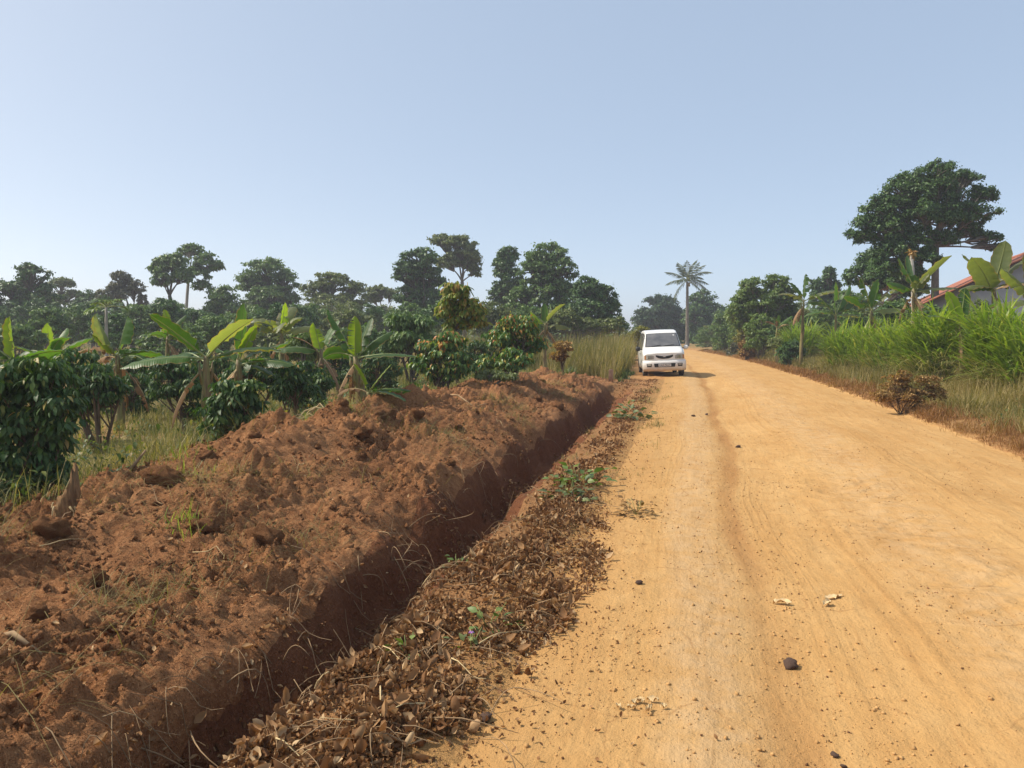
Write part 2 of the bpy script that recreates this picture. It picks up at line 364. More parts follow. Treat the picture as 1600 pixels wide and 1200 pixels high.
S, Tt = np.meshgrid(sl, tl, indexing='ij')
GX = Tt + curve(S); GZ = Ht(Tt, S); GV = np.stack([GX, S, GZ], -1).reshape(-1, 3)
jm = 0.5 * (tl[1:] + tl[:-1]); im = 0.5 * (sl[1:] + sl[:-1])
JM, IM = np.meshgrid(jm, im)
cls = np.zeros(JM.shape, int)                                   # 0 ground
wav = 0.10 * gnoise(IM * 0.9, IM * 0 + 2, 91) + 0.06 * gnoise(IM * 3, IM * 0 + 4, 92)
cls[(JM > -0.85 + wav) & (JM < 4.5 + 1.3 * wav)] = 1            # road
nearm = (IM < 29.5) & (IM > -50)
NW = nearw(IM)
cls[nearm & (JM > -1.66 + 0.02 * NW) & (JM <= -0.85 + wav)] = 2             # verge
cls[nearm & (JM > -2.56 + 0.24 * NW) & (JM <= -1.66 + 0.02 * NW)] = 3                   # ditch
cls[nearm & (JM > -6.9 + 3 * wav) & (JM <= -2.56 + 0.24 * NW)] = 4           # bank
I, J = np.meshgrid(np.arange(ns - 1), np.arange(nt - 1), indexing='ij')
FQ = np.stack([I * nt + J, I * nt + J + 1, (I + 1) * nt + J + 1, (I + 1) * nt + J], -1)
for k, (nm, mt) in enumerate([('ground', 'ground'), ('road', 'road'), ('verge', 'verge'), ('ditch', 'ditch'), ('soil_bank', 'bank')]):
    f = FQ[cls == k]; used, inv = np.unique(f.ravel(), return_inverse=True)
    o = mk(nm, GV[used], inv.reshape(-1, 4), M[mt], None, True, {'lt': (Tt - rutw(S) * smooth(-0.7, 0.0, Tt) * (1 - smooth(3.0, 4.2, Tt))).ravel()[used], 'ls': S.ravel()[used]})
    kind(o, 'structure')

# ------------------------------------------------------------------ plant tools
LEAF4 = (np.array([(0, 0, 0), (0.42, 0.5, 0.03), (1, 0, -0.14), (0.42, -0.5, 0.03)]), [(0, 3, 2, 1)], [])
LEAF8 = (np.array([(0, 0, 0), (0.35, 0, 0.0), (0.72, 0, -0.04), (1.0, 0, -0.18), (0.32, 0.5, 0.07), (0.70, 0.34, 0.0), (0.32, -0.5, 0.07), (0.70, -0.34, 0.0)]),
         [(1, 2, 5, 4), (2, 1, 6, 7)], [(0, 1, 4), (2, 3, 5), (1, 0, 6), (3, 2, 7)])
CURL = (np.array([(0, 0.06, 0.1), (0, -0.06, 0.1), (0.26, 0.34, 0.36), (0.3, 0, -0.04), (0.3, -0.40, 0.20), (0.66, 0.28, 0.42), (0.62, 0, 0.06), (0.7, -0.24, 0.40), (0.9, 0.06, 0.42)]),
        [(0, 1, 3, 2), (1, 4, 3, 3)][:1] + [(2, 3, 6, 5), (3, 4, 7, 6)], [(1, 4, 3), (5, 6, 8), (6, 7, 8)])
def unit(a): return a / (np.linalg.norm(a, axis=-1, keepdims=True) + 1e-9)
def rdir(R, n): return unit(R.normal(size=(n, 3)))
def scatter(tpl, P, D, N, L, W, R=None, rnd=None):
    TV, TQ, TT = tpl; n = len(P); k = len(TV)
    D = unit(D); S_ = unit(np.cross(N, D)); N2 = np.cross(D, S_)
    L = np.broadcast_to(L, (n,)); W = np.broadcast_to(W, (n,))
    V = P[:, None] + TV[None, :, 0, None] * (L[:, None, None] * D[:, None]) + TV[None, :, 1, None] * (W[:, None, None] * S_[:, None]) + TV[None, :, 2, None] * (L[:, None, None] * N2[:, None])
    o = (np.arange(n) * k)[:, None, None]; F = []
    if len(TQ): F.append((np.array(TQ)[None] + o).reshape(-1, 4))
    if len(TT): F.append((np.array(TT)[None] + o).reshape(-1, 3))
    if rnd is None: rnd = R.random(n)
    return V.reshape(-1, 3), F, np.repeat(rnd, k)
def blades(P, az, L, W, lean, droop, K=3, twist=0.0):
    """Curved grass blades; arrays over blades. Returns V, F (lists) and the index of the blade of every vertex."""
    n = len(P); f = np.linspace(0, 1, K + 1)
    hd = np.stack([np.cos(az), np.sin(az), 0 * az], -1); sd = np.stack([-np.sin(az + twist), np.cos(az + twist), 0 * az], -1)
    hor = L[:, None] * (lean[:, None] * f + droop[:, None] * f ** 2 * 0.8)
    ver = L[:, None] * (f * np.sqrt(np.clip(1 - lean[:, None] ** 2, 0.05, 1)) - droop[:, None] * 0.75 * f ** 2.4)
    C = P[:, None] + hor[:, :, None] * hd[:, None] + ver[:, :, None] * UP
    wd = W[:, None] * np.where(f < 0.35, 0.7 + 0.3 * f / 0.35, 1.0 - ((f - 0.35) / 0.65) ** 1.6) * 0.5
    A = C[:, :-1] - wd[:, :-1, None] * sd[:, None]; B = C[:, :-1] + wd[:, :-1, None] * sd[:, None]
    V = np.concatenate([np.stack([A, B], 2).reshape(n, 2 * K, 3), C[:, -1:]], 1); k = 2 * K + 1
    T = []
    for i in range(K - 1): T += [(2 * i, 2 * i + 1, 2 * i + 2), (2 * i + 1, 2 * i + 3, 2 * i + 2)]
    T.append((2 * K - 2, 2 * K - 1, 2 * K))
    F = (np.array(T)[None] + (np.arange(n) * k)[:, None, None]).reshape(-1, 3)
    return V.reshape(-1, 3), [F], np.repeat(np.arange(n), k)

BARK = {'grey': m_bark('grey_bark', (0.10, 0.085, 0.068), (0.24, 0.21, 0.17)), 'dark': m_bark('dark_bark', (0.05, 0.04, 0.03), (0.13, 0.105, 0.08)),
        'pale': m_bark('pale_bark', (0.26, 0.24, 0.20), (0.45, 0.42, 0.37)), 'brown': m_bark('brown_bark', (0.085, 0.055, 0.035), (0.19, 0.13, 0.085))}
G = {}
G['dark'] = m_foliage('dark_leaves', [(0, (0.032, 0.069, 0.021)), (0.6, (0.062, 0.125, 0.032)), (1, (0.123, 0.202, 0.046))], 0.14)
G['mango'] = m_foliage('mango_leaves', [(0, (0.019, 0.044, 0.019)), (0.7, (0.041, 0.086, 0.029)), (1, (0.086, 0.145, 0.043))], 0.08)
G['mid'] = m_foliage('mid_leaves', [(0, (0.052, 0.101, 0.028)), (0.6, (0.104, 0.179, 0.044)), (1, (0.190, 0.261, 0.062))], 0.2)
G['olive'] = m_foliage('olive_leaves', [(0, (0.074, 0.100, 0.033)), (0.6, (0.139, 0.170, 0.054)), (1, (0.233, 0.256, 0.078))], 0.2)
G['bronze'] = m_foliage('bronze_leaves', [(0, (0.060, 0.067, 0.037)), (0.6, (0.108, 0.112, 0.058)), (1, (0.186, 0.167, 0.086))], 0.15)
G['light'] = m_foliage('light_leaves', [(0, (0.068, 0.121, 0.030)), (0.6, (0.135, 0.203, 0.049)), (1, (0.216, 0.270, 0.068))], 0.28)
G['yellow'] = m_foliage('yellow_leaves', [(0, (0.12, 0.13, 0.022)), (0.6, (0.23, 0.22, 0.04)), (1, (0.34, 0.29, 0.06))], 0.3)
G['coffee'] = m_foliage('coffee_leaves', [(0, (0.036, 0.077, 0.022)), (0.6, (0.062, 0.124, 0.031)), (0.82, (0.121, 0.182, 0.040)), (0.92, (0.338, 0.286, 0.074)), (1, (0.446, 0.260, 0.096))], 0.25, rough=0.5, spec=0.3)
G['redtip'] = m_foliage('red_tipped_leaves', [(0, (0.044, 0.104, 0.020)), (0.55, (0.086, 0.179, 0.029)), (0.78, (0.188, 0.282, 0.043)), (0.88, (0.469, 0.377, 0.061)), (1, (0.562, 0.198, 0.061))], 0.28, rough=0.4, spec=0.45)
G['newleaf'] = m_foliage('new_leaves', [(0, (0.060, 0.125, 0.020)), (0.4, (0.130, 0.200, 0.030)), (0.7, (0.300, 0.288, 0.045)), (1, (0.420, 0.213, 0.050))], 0.32, rough=0.5, spec=0.3)
G['drybush'] = m_foliage('withered_leaves', [(0, (0.12, 0.07, 0.03)), (0.6, (0.32, 0.19, 0.075)), (1, (0.50, 0.34, 0.15))], 0.2, rough=0.7, spec=0.15)
G['fgrass'] = m_foliage('field_grass', [(0, (0.075, 0.10, 0.026)), (0.35, (0.15, 0.155, 0.045)), (0.65, (0.29, 0.235, 0.09)), (1, (0.47, 0.37, 0.18))], 0.3, rough=0.6, spec=0.25)
G['weed'] = m_foliage('weed_leaves', [(0, (0.035, 0.06, 0.016)), (0.5, (0.08, 0.12, 0.026)), (0.8, (0.17, 0.19, 0.045)), (1, (0.33, 0.25, 0.10))], 0.3)
G['vgrass'] = m_foliage('verge_grass', [(0, (0.09, 0.10, 0.03)), (0.4, (0.19, 0.165, 0.058)), (0.75, (0.31, 0.235, 0.095)), (1, (0.43, 0.33, 0.16))], 0.3, rough=0.6, spec=0.2)
G['rgrass'] = m_foliage('russet_grass', [(0, (0.16, 0.075, 0.032)), (0.5, (0.27, 0.135, 0.055)), (1, (0.40, 0.245, 0.11))], 0.25, rough=0.7, spec=0.15)
G['elephant'] = m_foliage('elephant_grass', [(0, (0.112, 0.192, 0.028)), (0.5, (0.216, 0.320, 0.040)), (0.8, (0.320, 0.384, 0.065)), (1, (0.448, 0.416, 0.140))], 0.5, (1.2, 1.25, 0.5), rough=0.42, spec=0.4)
G['elephant_dry'] = m_foliage('elephant_grass_dry', [(0, (0.20, 0.20, 0.06)), (0.5, (0.36, 0.32, 0.12)), (1, (0.52, 0.44, 0.22))], 0.3, rough=0.6, spec=0.2)
G['litter'] = m_foliage('dead_leaves', [(0, (0.120, 0.057, 0.028)), (0.35, (0.230, 0.119, 0.054)), (0.7, (0.368, 0.214, 0.100)), (1, (0.552, 0.389, 0.216))], 0.18, (1.2, 1.0, 0.7), rough=0.75, spec=0.12)
G['palm'] = m_foliage('palm_leaflets', [(0, (0.031, 0.054, 0.019)), (0.7, (0.056, 0.083, 0.028)), (1, (0.149, 0.144, 0.050))], 0.2)
M['twig'] = m_plain('dry_twig', (0.30, 0.20, 0.11), 0.85, 0.1, var=0.4, scale=9)
M['straw'] = m_plain('straw', (0.50, 0.38, 0.20), 0.8, 0.1, var=0.3, scale=9)

def lobes3(R, lobes, d, depth=0.85, jit=0.45):
    out = []
    for L in lobes:
        px, py, rx, ry = L[:4]; dd = d + (L[4] if len(L) > 4 else R.uniform(-jit, jit) * rx * d / FPX)
        out.append((at(px, py, dd), np.array([rx * dd / FPX, rx * dd / FPX * depth, ry * dd / FPX])))
    return out
ROT = np.stack([RGT, FWD, UP])           # rows: camera right, ahead, up
def crown_points(R, lob, n, clump, flat, full=False):
    """Leaf positions, outward directions, clump centres."""
    vol = np.array([np.prod(r) ** (2 / 3.0) for _, r in lob]); Cs = []; Rs = []
    for (c, r), v in zip(lob, vol):
        k = max(4, int(5.0 / clump ** 1.6)); dr = rdir(R, k)
        if not full: dr[:, 2] = np.where(dr[:, 2] < -0.6, -dr[:, 2], dr[:, 2])
        rr = R.uniform(0.30, 1.0, k) ** 0.6; off = (dr * rr[:, None]) * r * (1 - clump * 0.45)
        Cs.append(c + off @ ROT); Rs.append(np.full(k, clump * (np.prod(r) ** (1 / 3.0))) * R.uniform(0.65, 1.25, k))
    Cs = np.vstack(Cs); Rs = np.concatenate(Rs)
    w = Rs ** 2; idx = R.choice(len(Cs), n, p=w / w.sum())
    dr = rdir(R, n); dr[:, 2] = np.where(dr[:, 2] < -0.35, -dr[:, 2] * 0.7, dr[:, 2])
    rad = R.random(n) ** 0.4 * R.uniform(0.75, 1.2, n)
    rad = np.where(R.random(n) < 0.15, rad * R.uniform(1.15, 1.85, n), rad)
    P = Cs[idx] + dr * (Rs[idx] * rad)[:, None] * np.array([1, 1, flat])
    return P, dr, Cs, Rs
def limb(R, a, b, k=5, sag=0.1):
    f = np.linspace(0, 1, k)[:, None]; L = np.linalg.norm(b - a)
    return a + (b - a) * f + np.sin(f * math.pi) * (R.normal(size=3) * sag * L * 0.5 + UP * sag * L * 0.4) * np.array([1, 1, 1])

def tree(name, label, cat, base, d, lobes, n, size, mat, bark='grey', tr=0.18, fork=None, clump=0.36,  flat=0.65, droop=False, tpl=LEAF4, aspect=0.55, seed=1, group=None, depth=0.85, twigs=True, sink=0.05, stems=None, jit=0.45, skirt=True):
    """A tree or shrub: trunk and limbs to each bough, leaves in clumps. lobes: (px, py, rx, ry) of each bough in photograph pixels at distance d."""
    if d > 30: n = int(n * 1.9); size *= 0.68; clump *= 0.86
    elif tpl is LEAF8: n = int(n * 1.75); size *= 0.74
    if skirt and fork is not None and d >= 50:                     # lower boughs fill the crown downwards
        top = min(l[1] - l[3] for l in lobes); low_ = max(l[1] + l[3] for l in lobes)
        lobes = list(lobes) + [(l[0] + 0.25 * l[2], l[1] + 1.25 * l[3], l[2] * 0.9, l[3] * 0.95) for l in lobes if l[1] > (top + low_) / 2 - 6] + [(l[0] - 0.5 * l[2], l[1] + 0.7 * l[3], l[2] * 0.7, l[3] * 0.7) for l in lobes[::2]]
        n = int(n * 1.35)
    R = np.random.default_rng(seed); b = onground(base, d, sink); lob = lobes3(R, lobes, d, depth, jit)
    t = thing(name, label, cat, b, group)
    P, dr, Cs, Rs = crown_points(R, lob, n, clump, flat, bool(stems))
    P[:, 2] = np.maximum(P[:, 2], b[2] + 0.05)
    mb = MB(); cen = np.mean([c for c, _ in lob], axis=0); low = min(c[2] - r[2] * 0.6 for c, r in lob)
    if stems:                                                     # several thin stems from the ground
        for k in range(stems):
            c, r = lob[k % len(lob)]; e = c + (R.normal(size=3) * 0.25 * r) @ ROT; e[2] = max(e[2], b[2] + 0.2)
            mb.tube(limb(R, b + np.array([R.uniform(-.06, .06), R.uniform(-.06, .06), 0]), e, 6, 0.06), np.linspace(tr, tr * 0.35, 6), 5)
            for q in R.choice(len(Cs), min(7, len(Cs)), replace=False):
                mb.tube(limb(R, b + (e - b) * R.uniform(0.35, 0.95), Cs[q], 4, 0.08), np.linspace(tr * 0.4, tr * 0.12, 4), 4, False)
    else:
        fk = at(fork[0], fork[1], d) if fork is not None else np.array([b[0] * 0.6 + cen[0] * 0.4, b[1] * 0.6 + cen[1] * 0.4, max(low, b[2] + 0.35 * (cen[2] - b[2]))])
        P0 = limb(R, b, fk, 7, 0.05); mb.tube(P0, tr * np.array([1.35, 1.05, 0.95, 0.9, 0.85, 0.8, 0.74]), 8)
        rmax = max(np.prod(r) ** (1 / 3.0) for _, r in lob)
        for c, r in lob:
            e = c - UP * r[2] * 0.25; mb.tube(limb(R, fk, e, 6, 0.12), np.linspace(tr * 0.5, tr * 0.12, 6) * min(1.0, 0.35 + 0.65 * (np.prod(r) ** (1 / 3.0)) / rmax), 6, False)
        if twigs:
            cl = np.array([c for c, _ in lob])
            for q in range(len(Cs)):
                i = np.argmin(((cl - Cs[q]) ** 2).sum(1)); a = fk + (cl[i] - fk) * R.uniform(0.55, 1.0)
                mb.tube(limb(R, a, Cs[q], 4, 0.10), np.linspace(tr * 0.3, tr * 0.07, 4), 4, False)
    mb.build('trunk', BARK[bark], t, True, None, b)
    if droop:
        D = unit(np.stack([dr[:, 0] * 0.8, dr[:, 1] * 0.8, -R.uniform(0.35, 1.5, n)], -1) + R.normal(size=(n, 3)) * 0.25); N = unit(dr * 0.9 + UP * 0.7 + R.normal(size=(n, 3)) * 0.5)
    else:
        N = unit(dr * 0.8 + UP * 0.45 + R.normal(size=(n, 3)) * 0.55); D = unit(np.cross(N, rdir(R, n)) - UP * 0.25)
    L = size * R.uniform(0.6, 1.35, n)
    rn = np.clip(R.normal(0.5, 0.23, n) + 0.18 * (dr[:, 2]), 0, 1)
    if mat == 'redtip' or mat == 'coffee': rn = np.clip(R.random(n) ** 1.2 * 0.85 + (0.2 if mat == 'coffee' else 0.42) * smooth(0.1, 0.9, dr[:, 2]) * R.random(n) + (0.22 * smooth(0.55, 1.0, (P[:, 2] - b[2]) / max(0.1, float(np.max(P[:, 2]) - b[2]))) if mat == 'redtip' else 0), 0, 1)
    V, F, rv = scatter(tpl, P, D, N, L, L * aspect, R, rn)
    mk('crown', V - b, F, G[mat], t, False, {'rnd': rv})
    return t

# ------------------------------------------------------------------ the trees behind
NT_ = 7000
tree('tall_tree', 'dark layered tree with broad flat boughs at the field edge, beside a feathery tree', 'tree', 45, 60, [(48, 432, 30, 24), (20, 455, 40, 24), (62, 462, 36, 22), (22, 492, 42, 24), (-20, 470, 40, 40)], 8000, 0.36, 'dark', 'dark', 0.3, (45, 505), clump=0.34, flat=0.4, seed=11)
tree('feathery_tree', 'feathery olive tree with thin spreading boughs behind the dark layered tree', 'tree', 92, 74, [(98, 444, 26, 11), (112, 462, 22, 10), (84, 470, 26, 12), (125, 474, 14, 7)], 3200, 0.34, 'olive', 'grey', 0.16, (90, 492), clump=0.3, flat=0.35, seed=12, skirt=False)
tree('lime_topped_tree', 'small round tree with lime green top in front of the dark layered tree', 'tree', 74, 40, [(75, 500, 30, 22), (62, 520, 28, 24), (90, 518, 24, 24)], 5200, 0.22, 'mid', 'dark', 0.14, (74, 535), clump=0.32, seed=13)
tree('bronze_tree', 'sparse bronze leaved tree with bare lower limbs showing sky', 'tree', 208, 68, [(190, 440, 20, 17), (178, 458, 26, 17), (212, 452, 16, 16), (166, 472, 20, 14), (222, 470, 10, 12)], 3800, 0.34, 'bronze', 'dark', 0.2, (204, 496), clump=0.3, flat=0.5, seed=14, skirt=False)
tree('feathery_tree', 'dark pointed bushy tree standing left of the sparse bronze tree', 'tree', 145, 72, [(140, 470, 20, 20), (150, 495, 26, 22), (120, 490, 20, 18)], 4200, 0.34, 'dark', 'dark', 0.18, (145, 520), clump=0.34, seed=15)
tree('umbrella_tree', 'light green tree with curved dark limb leaning towards the pale straight trunk', 'tree', 268, 62, [(252, 418, 20, 18), (272, 412, 22, 18), (255, 438, 18, 16), (284, 432, 18, 16)], 4300, 0.36, 'mid', 'dark', 0.2, (265, 462), clump=0.32, flat=0.5, seed=16, skirt=False)
tree('slim_tall_tree', 'tall slim tree with pale straight trunk and umbrella crown', 'tree', 289, 66, [(298, 393, 22, 13), (322, 408, 20, 14), (338, 418, 14, 11), (308, 428, 24, 14), (318, 448, 18, 10)], 4200, 0.33, 'mid', 'pale', 0.15, (296, 420), clump=0.3, flat=0.45, seed=17, skirt=False)
tree('round_dark_bush', 'round dark bushy tree below the slim pale trunk', 'tree', 260, 46, [(258, 486, 26, 22), (246, 505, 22, 24), (275, 505, 22, 24)], 5200, 0.24, 'dark', 'dark', 0.14, (260, 520), clump=0.32, seed=18)
tree('spreading_tree', 'large rounded green tree with visible forked trunk left of the open grey-green tree', 'tree', 424, 72, [(418, 424, 42, 24), (395, 446, 34, 24), (446, 444, 26, 22), (424, 462, 40, 18), (405, 475, 28, 16)], 8500, 0.36, 'mid', 'dark', 0.26, (424, 492), clump=0.3, flat=0.5, seed=19)
tree('bushy_tree', 'dense dark green bushy tree at the foot of the large rounded tree', 'tree', 350, 62, [(348, 470, 26, 26), (332, 498, 26, 24), (366, 492, 26, 28), (395, 500, 22, 22)], 5600, 0.33, 'mid', 'dark', 0.2, (350, 515), clump=0.32, seed=20)
tree('open_tree', 'open grey-green tree with fine branches forming a flat dome', 'tree', 515, 68, [(520, 438, 36, 16), (492, 456, 28, 20), (552, 456, 26, 18), (512, 478, 44, 20), (560, 482, 20, 16), (484, 490, 24, 18)], 6200, 0.33, 'olive', 'grey', 0.22, (515, 500), clump=0.28, flat=0.45, seed=21)
tree('open_tree', 'small thin olive tree between the flat dome and the tall paired trees', 'tree', 600, 82, [(592, 455, 24, 10), (612, 462, 18, 10), (580, 468, 18, 10)], 2600, 0.36, 'olive', 'grey', 0.16, (602, 490), clump=0.3, flat=0.4, seed=22, skirt=False)
tree('bushy_tree', 'low dull green thicket tree under the small thin olive tree', 'tree', 605, 78, [(600, 492, 30, 16), (630, 505, 26, 20), (570, 508, 26, 18)], 4000, 0.36, 'olive', 'grey', 0.18, (605, 515), clump=0.32, seed=23)
tree('tall_tree', 'tall dark green tree with full crown, left one of the tall pair', 'tree', 655, 62, [(658, 408, 34, 22), (638, 430, 28, 24), (672, 436, 30, 26), (640, 462, 28, 20), (676, 472, 28, 26)], 8500, 0.34, 'dark', 'dark', 0.26, (662, 490), clump=0.3, flat=0.55, seed=24)
tree('tall_tree', 'tallest tree with ragged flat-topped olive crown, right one of the tall pair', 'tree', 726, 72, [(690, 376, 24, 10), (715, 382, 32, 14), (722, 402, 34, 18), (700, 412, 26, 16), (742, 425, 12, 12), (735, 410, 18, 16)], 6000, 0.36, 'olive', 'grey', 0.22, (722, 440), clump=0.28, flat=0.42, seed=25, skirt=False)
tree('columnar_tree', 'dark narrow columnar tree left of the big rounded tree', 'tree', 790, 64, [(792, 398, 18, 16), (786, 418, 22, 20), (796, 440, 26, 24), (784, 468, 26, 24)], 6200, 0.33, 'dark', 'dark', 0.2, (790, 500), clump=0.32, seed=26)
tree('spreading_tree', 'big rounded mid green tree right of the dark columnar tree', 'tree', 850, 58, [(855, 400, 36, 22), (836, 424, 30, 24), (876, 424, 28, 26), (850, 452, 44, 30), (815, 470, 28, 24), (885, 462, 26, 26)], 9500, 0.32, 'mid', 'dark', 0.28, (850, 500), clump=0.3, seed=27)
tree('spreading_tree', 'lower dome shaped tree sloping down towards the road, right of the big rounded tree', 'tree', 935, 52, [(918, 450, 26, 18), (938, 466, 28, 22), (955, 486, 24, 18), (915, 488, 32, 24)], 6500, 0.28, 'dark', 'dark', 0.2, (935, 505), clump=0.3, seed=28)
tree('open_shrub', 'dull olive shrub at the foot of the dome shaped tree', 'shrub', 885, 44, [(880, 498, 34, 18), (915, 510, 28, 15), (852, 512, 24, 14), (955, 508, 24, 14)], 5200, 0.2, 'olive', 'grey', 0.08, None, clump=0.3, stems=7, seed=29)
tree('mango_tree', 'dense dark dome shaped mango tree behind the parked van', 'tree', 1036, 110, [(1032, 482, 34, 22), (1012, 500, 26, 22), (1056, 498, 26, 22), (1034, 508, 44, 20)], 11000, 0.50, 'mango', 'dark', 0.5, (1036, 520), clump=0.24, flat=0.8, seed=30)
tree('mango_tree', 'dark grey-green tree directly right of the coconut palm', 'tree', 1100, 102, [(1098, 474, 24, 22), (1086, 496, 24, 22), (1114, 496, 26, 24), (1100, 515, 34, 18)], 7000, 0.45, 'dark', 'dark', 0.36, (1100, 525), clump=0.28, flat=0.7, seed=31)
tree('bushy_tree', 'broad light green bushy tree over the banana plants beside the road bend', 'tree', 1190, 50, [(1172, 450, 24, 18), (1212, 446, 26, 19), (1190, 472, 38, 24), (1228, 468, 22, 22), (1160, 480, 24, 22), (1205, 500, 34, 20)], 9500, 0.25, 'light', 'grey', 0.2, (1192, 510), clump=0.28, seed=32)
tree('yellow_shrub', 'yellow-green shrub at the road edge under the broad bushy tree', 'shrub', 1168, 55, [(1164, 514, 17, 14), (1174, 526, 16, 12), (1158, 530, 14, 10)], 3200, 0.14, 'yellow', 'grey', 0.04, None, clump=0.34, stems=6, seed=33)
tree('roadside_shrub', 'green roadside shrub between the palm and the yellow-green shrub', 'shrub', 1120, 76, [(1112, 520, 22, 14), (1136, 526, 20, 12), (1096, 528, 16, 10)], 4200, 0.18, 'mid', 'grey', 0.05, None, clump=0.34, stems=6, seed=34)
tree('conical_tree', 'small dark tree with two upright points beside the spreading giant', 'tree', 1290, 66, [(1296, 430, 11, 15), (1275, 446, 13, 12), (1300, 450, 18, 14), (1284, 468, 24, 18)], 4600, 0.34, 'dark', 'dark', 0.2, (1290, 490), clump=0.32, seed=35)
big = tree('giant_tree', 'giant spreading tree with dark green crown and bare trunk beside the red roofed house', 'tree', 1462, 40, [(1462, 272, 36, 22), (1420, 288, 30, 20), (1500, 288, 36, 22), (1460, 305, 50, 24), (1372, 330, 32, 26), (1350, 352, 28, 18), (1400, 332, 38, 32), (1535, 308, 26, 18), (1525, 338, 36, 22), (1470, 340, 40, 26), (1385, 362, 34, 22), (1430, 372, 34, 22), (1545, 372, 26, 11), (1560, 388, 18, 8), (1478, 375, 22, 16), (1392, 392, 36, 20), (1440, 402, 32, 20), (1352, 372, 20, 14), (1385, 418, 34, 20), (1425, 428, 30, 18), (1512, 362, 30, 20), (1495, 330, 36, 24), (1440, 335, 40, 28), (1405, 305, 30, 22), (1335, 368, 14, 10)], 36000, 0.20, 'dark', 'grey', 0.22, (1462, 385), clump=0.30, flat=0.9, seed=36)
tree('bushy_tree', 'dark bushy tree below the left boughs of the giant spreading tree', 'tree', 1372, 46, [(1372, 410, 36, 22), (1350, 436, 36, 26), (1392, 444, 36, 28), (1425, 452, 28, 24)], 9000, 0.26, 'dark', 'pale', 0.2, (1378, 465), clump=0.3, seed=37)
tree('bushy_tree', 'green bushy tree peeping over the banana plants left of the house', 'tree', 1330, 60, [(1325, 470, 24, 18), (1345, 480, 22, 16), (1420, 450, 24, 22)], 3600, 0.3, 'mid', 'dark', 0.16, (1335, 500), clump=0.32, seed=38)
# low thicket that closes the view under the trees
R0 = random.Random(4)
thick = [(-30, 44, 'dark', 475), (120, 48, 'mid', 480), (178, 40, 'dark', 490), (222, 46, 'mid', 473), (306, 48, 'dark', 481), (335, 40, 'mid', 493), (395, 50, 'mid', 479), (448, 44, 'dark', 473), (480, 52, 'mid', 475), (545, 46, 'olive', 481), (575, 56, 'dark', 475),
         (640, 50, 'mid', 473), (700, 46, 'dark', 467), (765, 48, 'olive', 471), (830, 50, 'mid', 477), (20, 34, 'mid', 507), (270, 36, 'mid', 509), (430, 32, 'olive', 511), (560, 34, 'mid', 507), (60, 52, 'dark', 465), (155, 54, 'dark', 463), (265, 56, 'mid', 471), (520, 58, 'olive', 465)]
tn = ['under the dark layered tree', 'below the feathery tree', 'left of the papaya plant', 'right of the papaya plant', 'beneath the slim pale trunk', 'left of the large rounded tree', 'beneath the large rounded tree', 'right of the large rounded tree',
      'left of the open dome tree', 'beneath the open dome tree', 'beneath the small thin olive tree', 'under the left of the tall pair', 'under the right of the tall pair', 'in front of the columnar tree', 'in front of the big rounded tree',
      'low at the back of the large glossy coffee bush', 'low behind the straggly coffee bush', 'low behind the two largest banana plants', 'low behind the bright banana plant', 'tall behind the lime topped tree', 'tall behind the papaya plant', 'tall behind the round dark bushy tree', 'tall behind the flat dome tree']
for i, ((px, d, mt, top), w) in enumerate(zip(thick, tn)):
    hw = R0.uniform(34, 50)
    tree('thicket_shrub', {'dark': 'dark green', 'mid': 'fresh green', 'olive': 'dull olive'}[mt] + ' thicket shrub ' + w, 'shrub', px, d, [(px, top + 14, hw * 0.7, 15), (px - hw * 0.6, top + 26, hw * 0.6, 18), (px + hw * 0.6, top + 24, hw * 0.6, 18), (px, top + 42, hw * 0.9, 20)], 3200, 0.24, mt, 'grey', 0.05, None, clump=0.32, stems=5, seed=60 + i, group='thicket at the far side of the field')

# ------------------------------------------------------------------ shrubs of the plantation, real leaf shapes
C8 = dict(tpl=LEAF8, droop=True, aspect=0.42)
tree('coffee_bush', 'large glossy coffee bush on its own stem beside the cut stump', 'coffee bush', 18, 7.2, [(60, 590, 60, 42), (90, 735, 26, 24), (35, 752, 36, 22), (-10, 760, 40, 26), (0, 600, 60, 50), (95, 645, 42, 46), (30, 660, 55, 44), (-40, 650, 60, 60), (75, 700, 40, 36), (10, 715, 40, 28)], 5200, 0.115, 'coffee', 'brown', 0.035, None, clump=0.34, stems=6, seed=80, **C8)
tree('coffee_bush', 'compact dark coffee bush standing on the edge of the soil bank', 'coffee bush', 372, 9.3, [(370, 612, 40, 28), (345, 650, 34, 34), (395, 655, 28, 34), (372, 690, 40, 18)], 2600, 0.125, 'coffee', 'brown', 0.03, None, clump=0.36, stems=5, seed=81, **C8)
tree('coffee_bush', 'straggly coffee bush behind the grass, under the widest banana leaves', 'coffee bush', 285, 13, [(270, 575, 40, 20), (300, 605, 34, 24), (255, 608, 28, 18), (310, 640, 22, 16)], 1900, 0.13, 'coffee', 'brown', 0.03, None, clump=0.36, stems=5, seed=82, **C8)
tree('coffee_bush', 'low rounded coffee bush left of the bright banana plant', 'coffee bush', 456, 12.6, [(455, 582, 28, 18), (442, 606, 22, 22), (470, 608, 22, 24)], 1500, 0.125, 'coffee', 'brown', 0.025, None, clump=0.38, stems=4, seed=83, **C8)
tree('coffee_bush', 'coffee bush half hidden behind the large glossy bush', 'coffee bush', 150, 10.8, [(150, 590, 34, 30), (120, 570, 40, 26), (175, 610, 24, 24), (130, 620, 36, 30)], 2300, 0.125, 'coffee', 'brown', 0.03, None, clump=0.36, stems=5, seed=84, **C8)
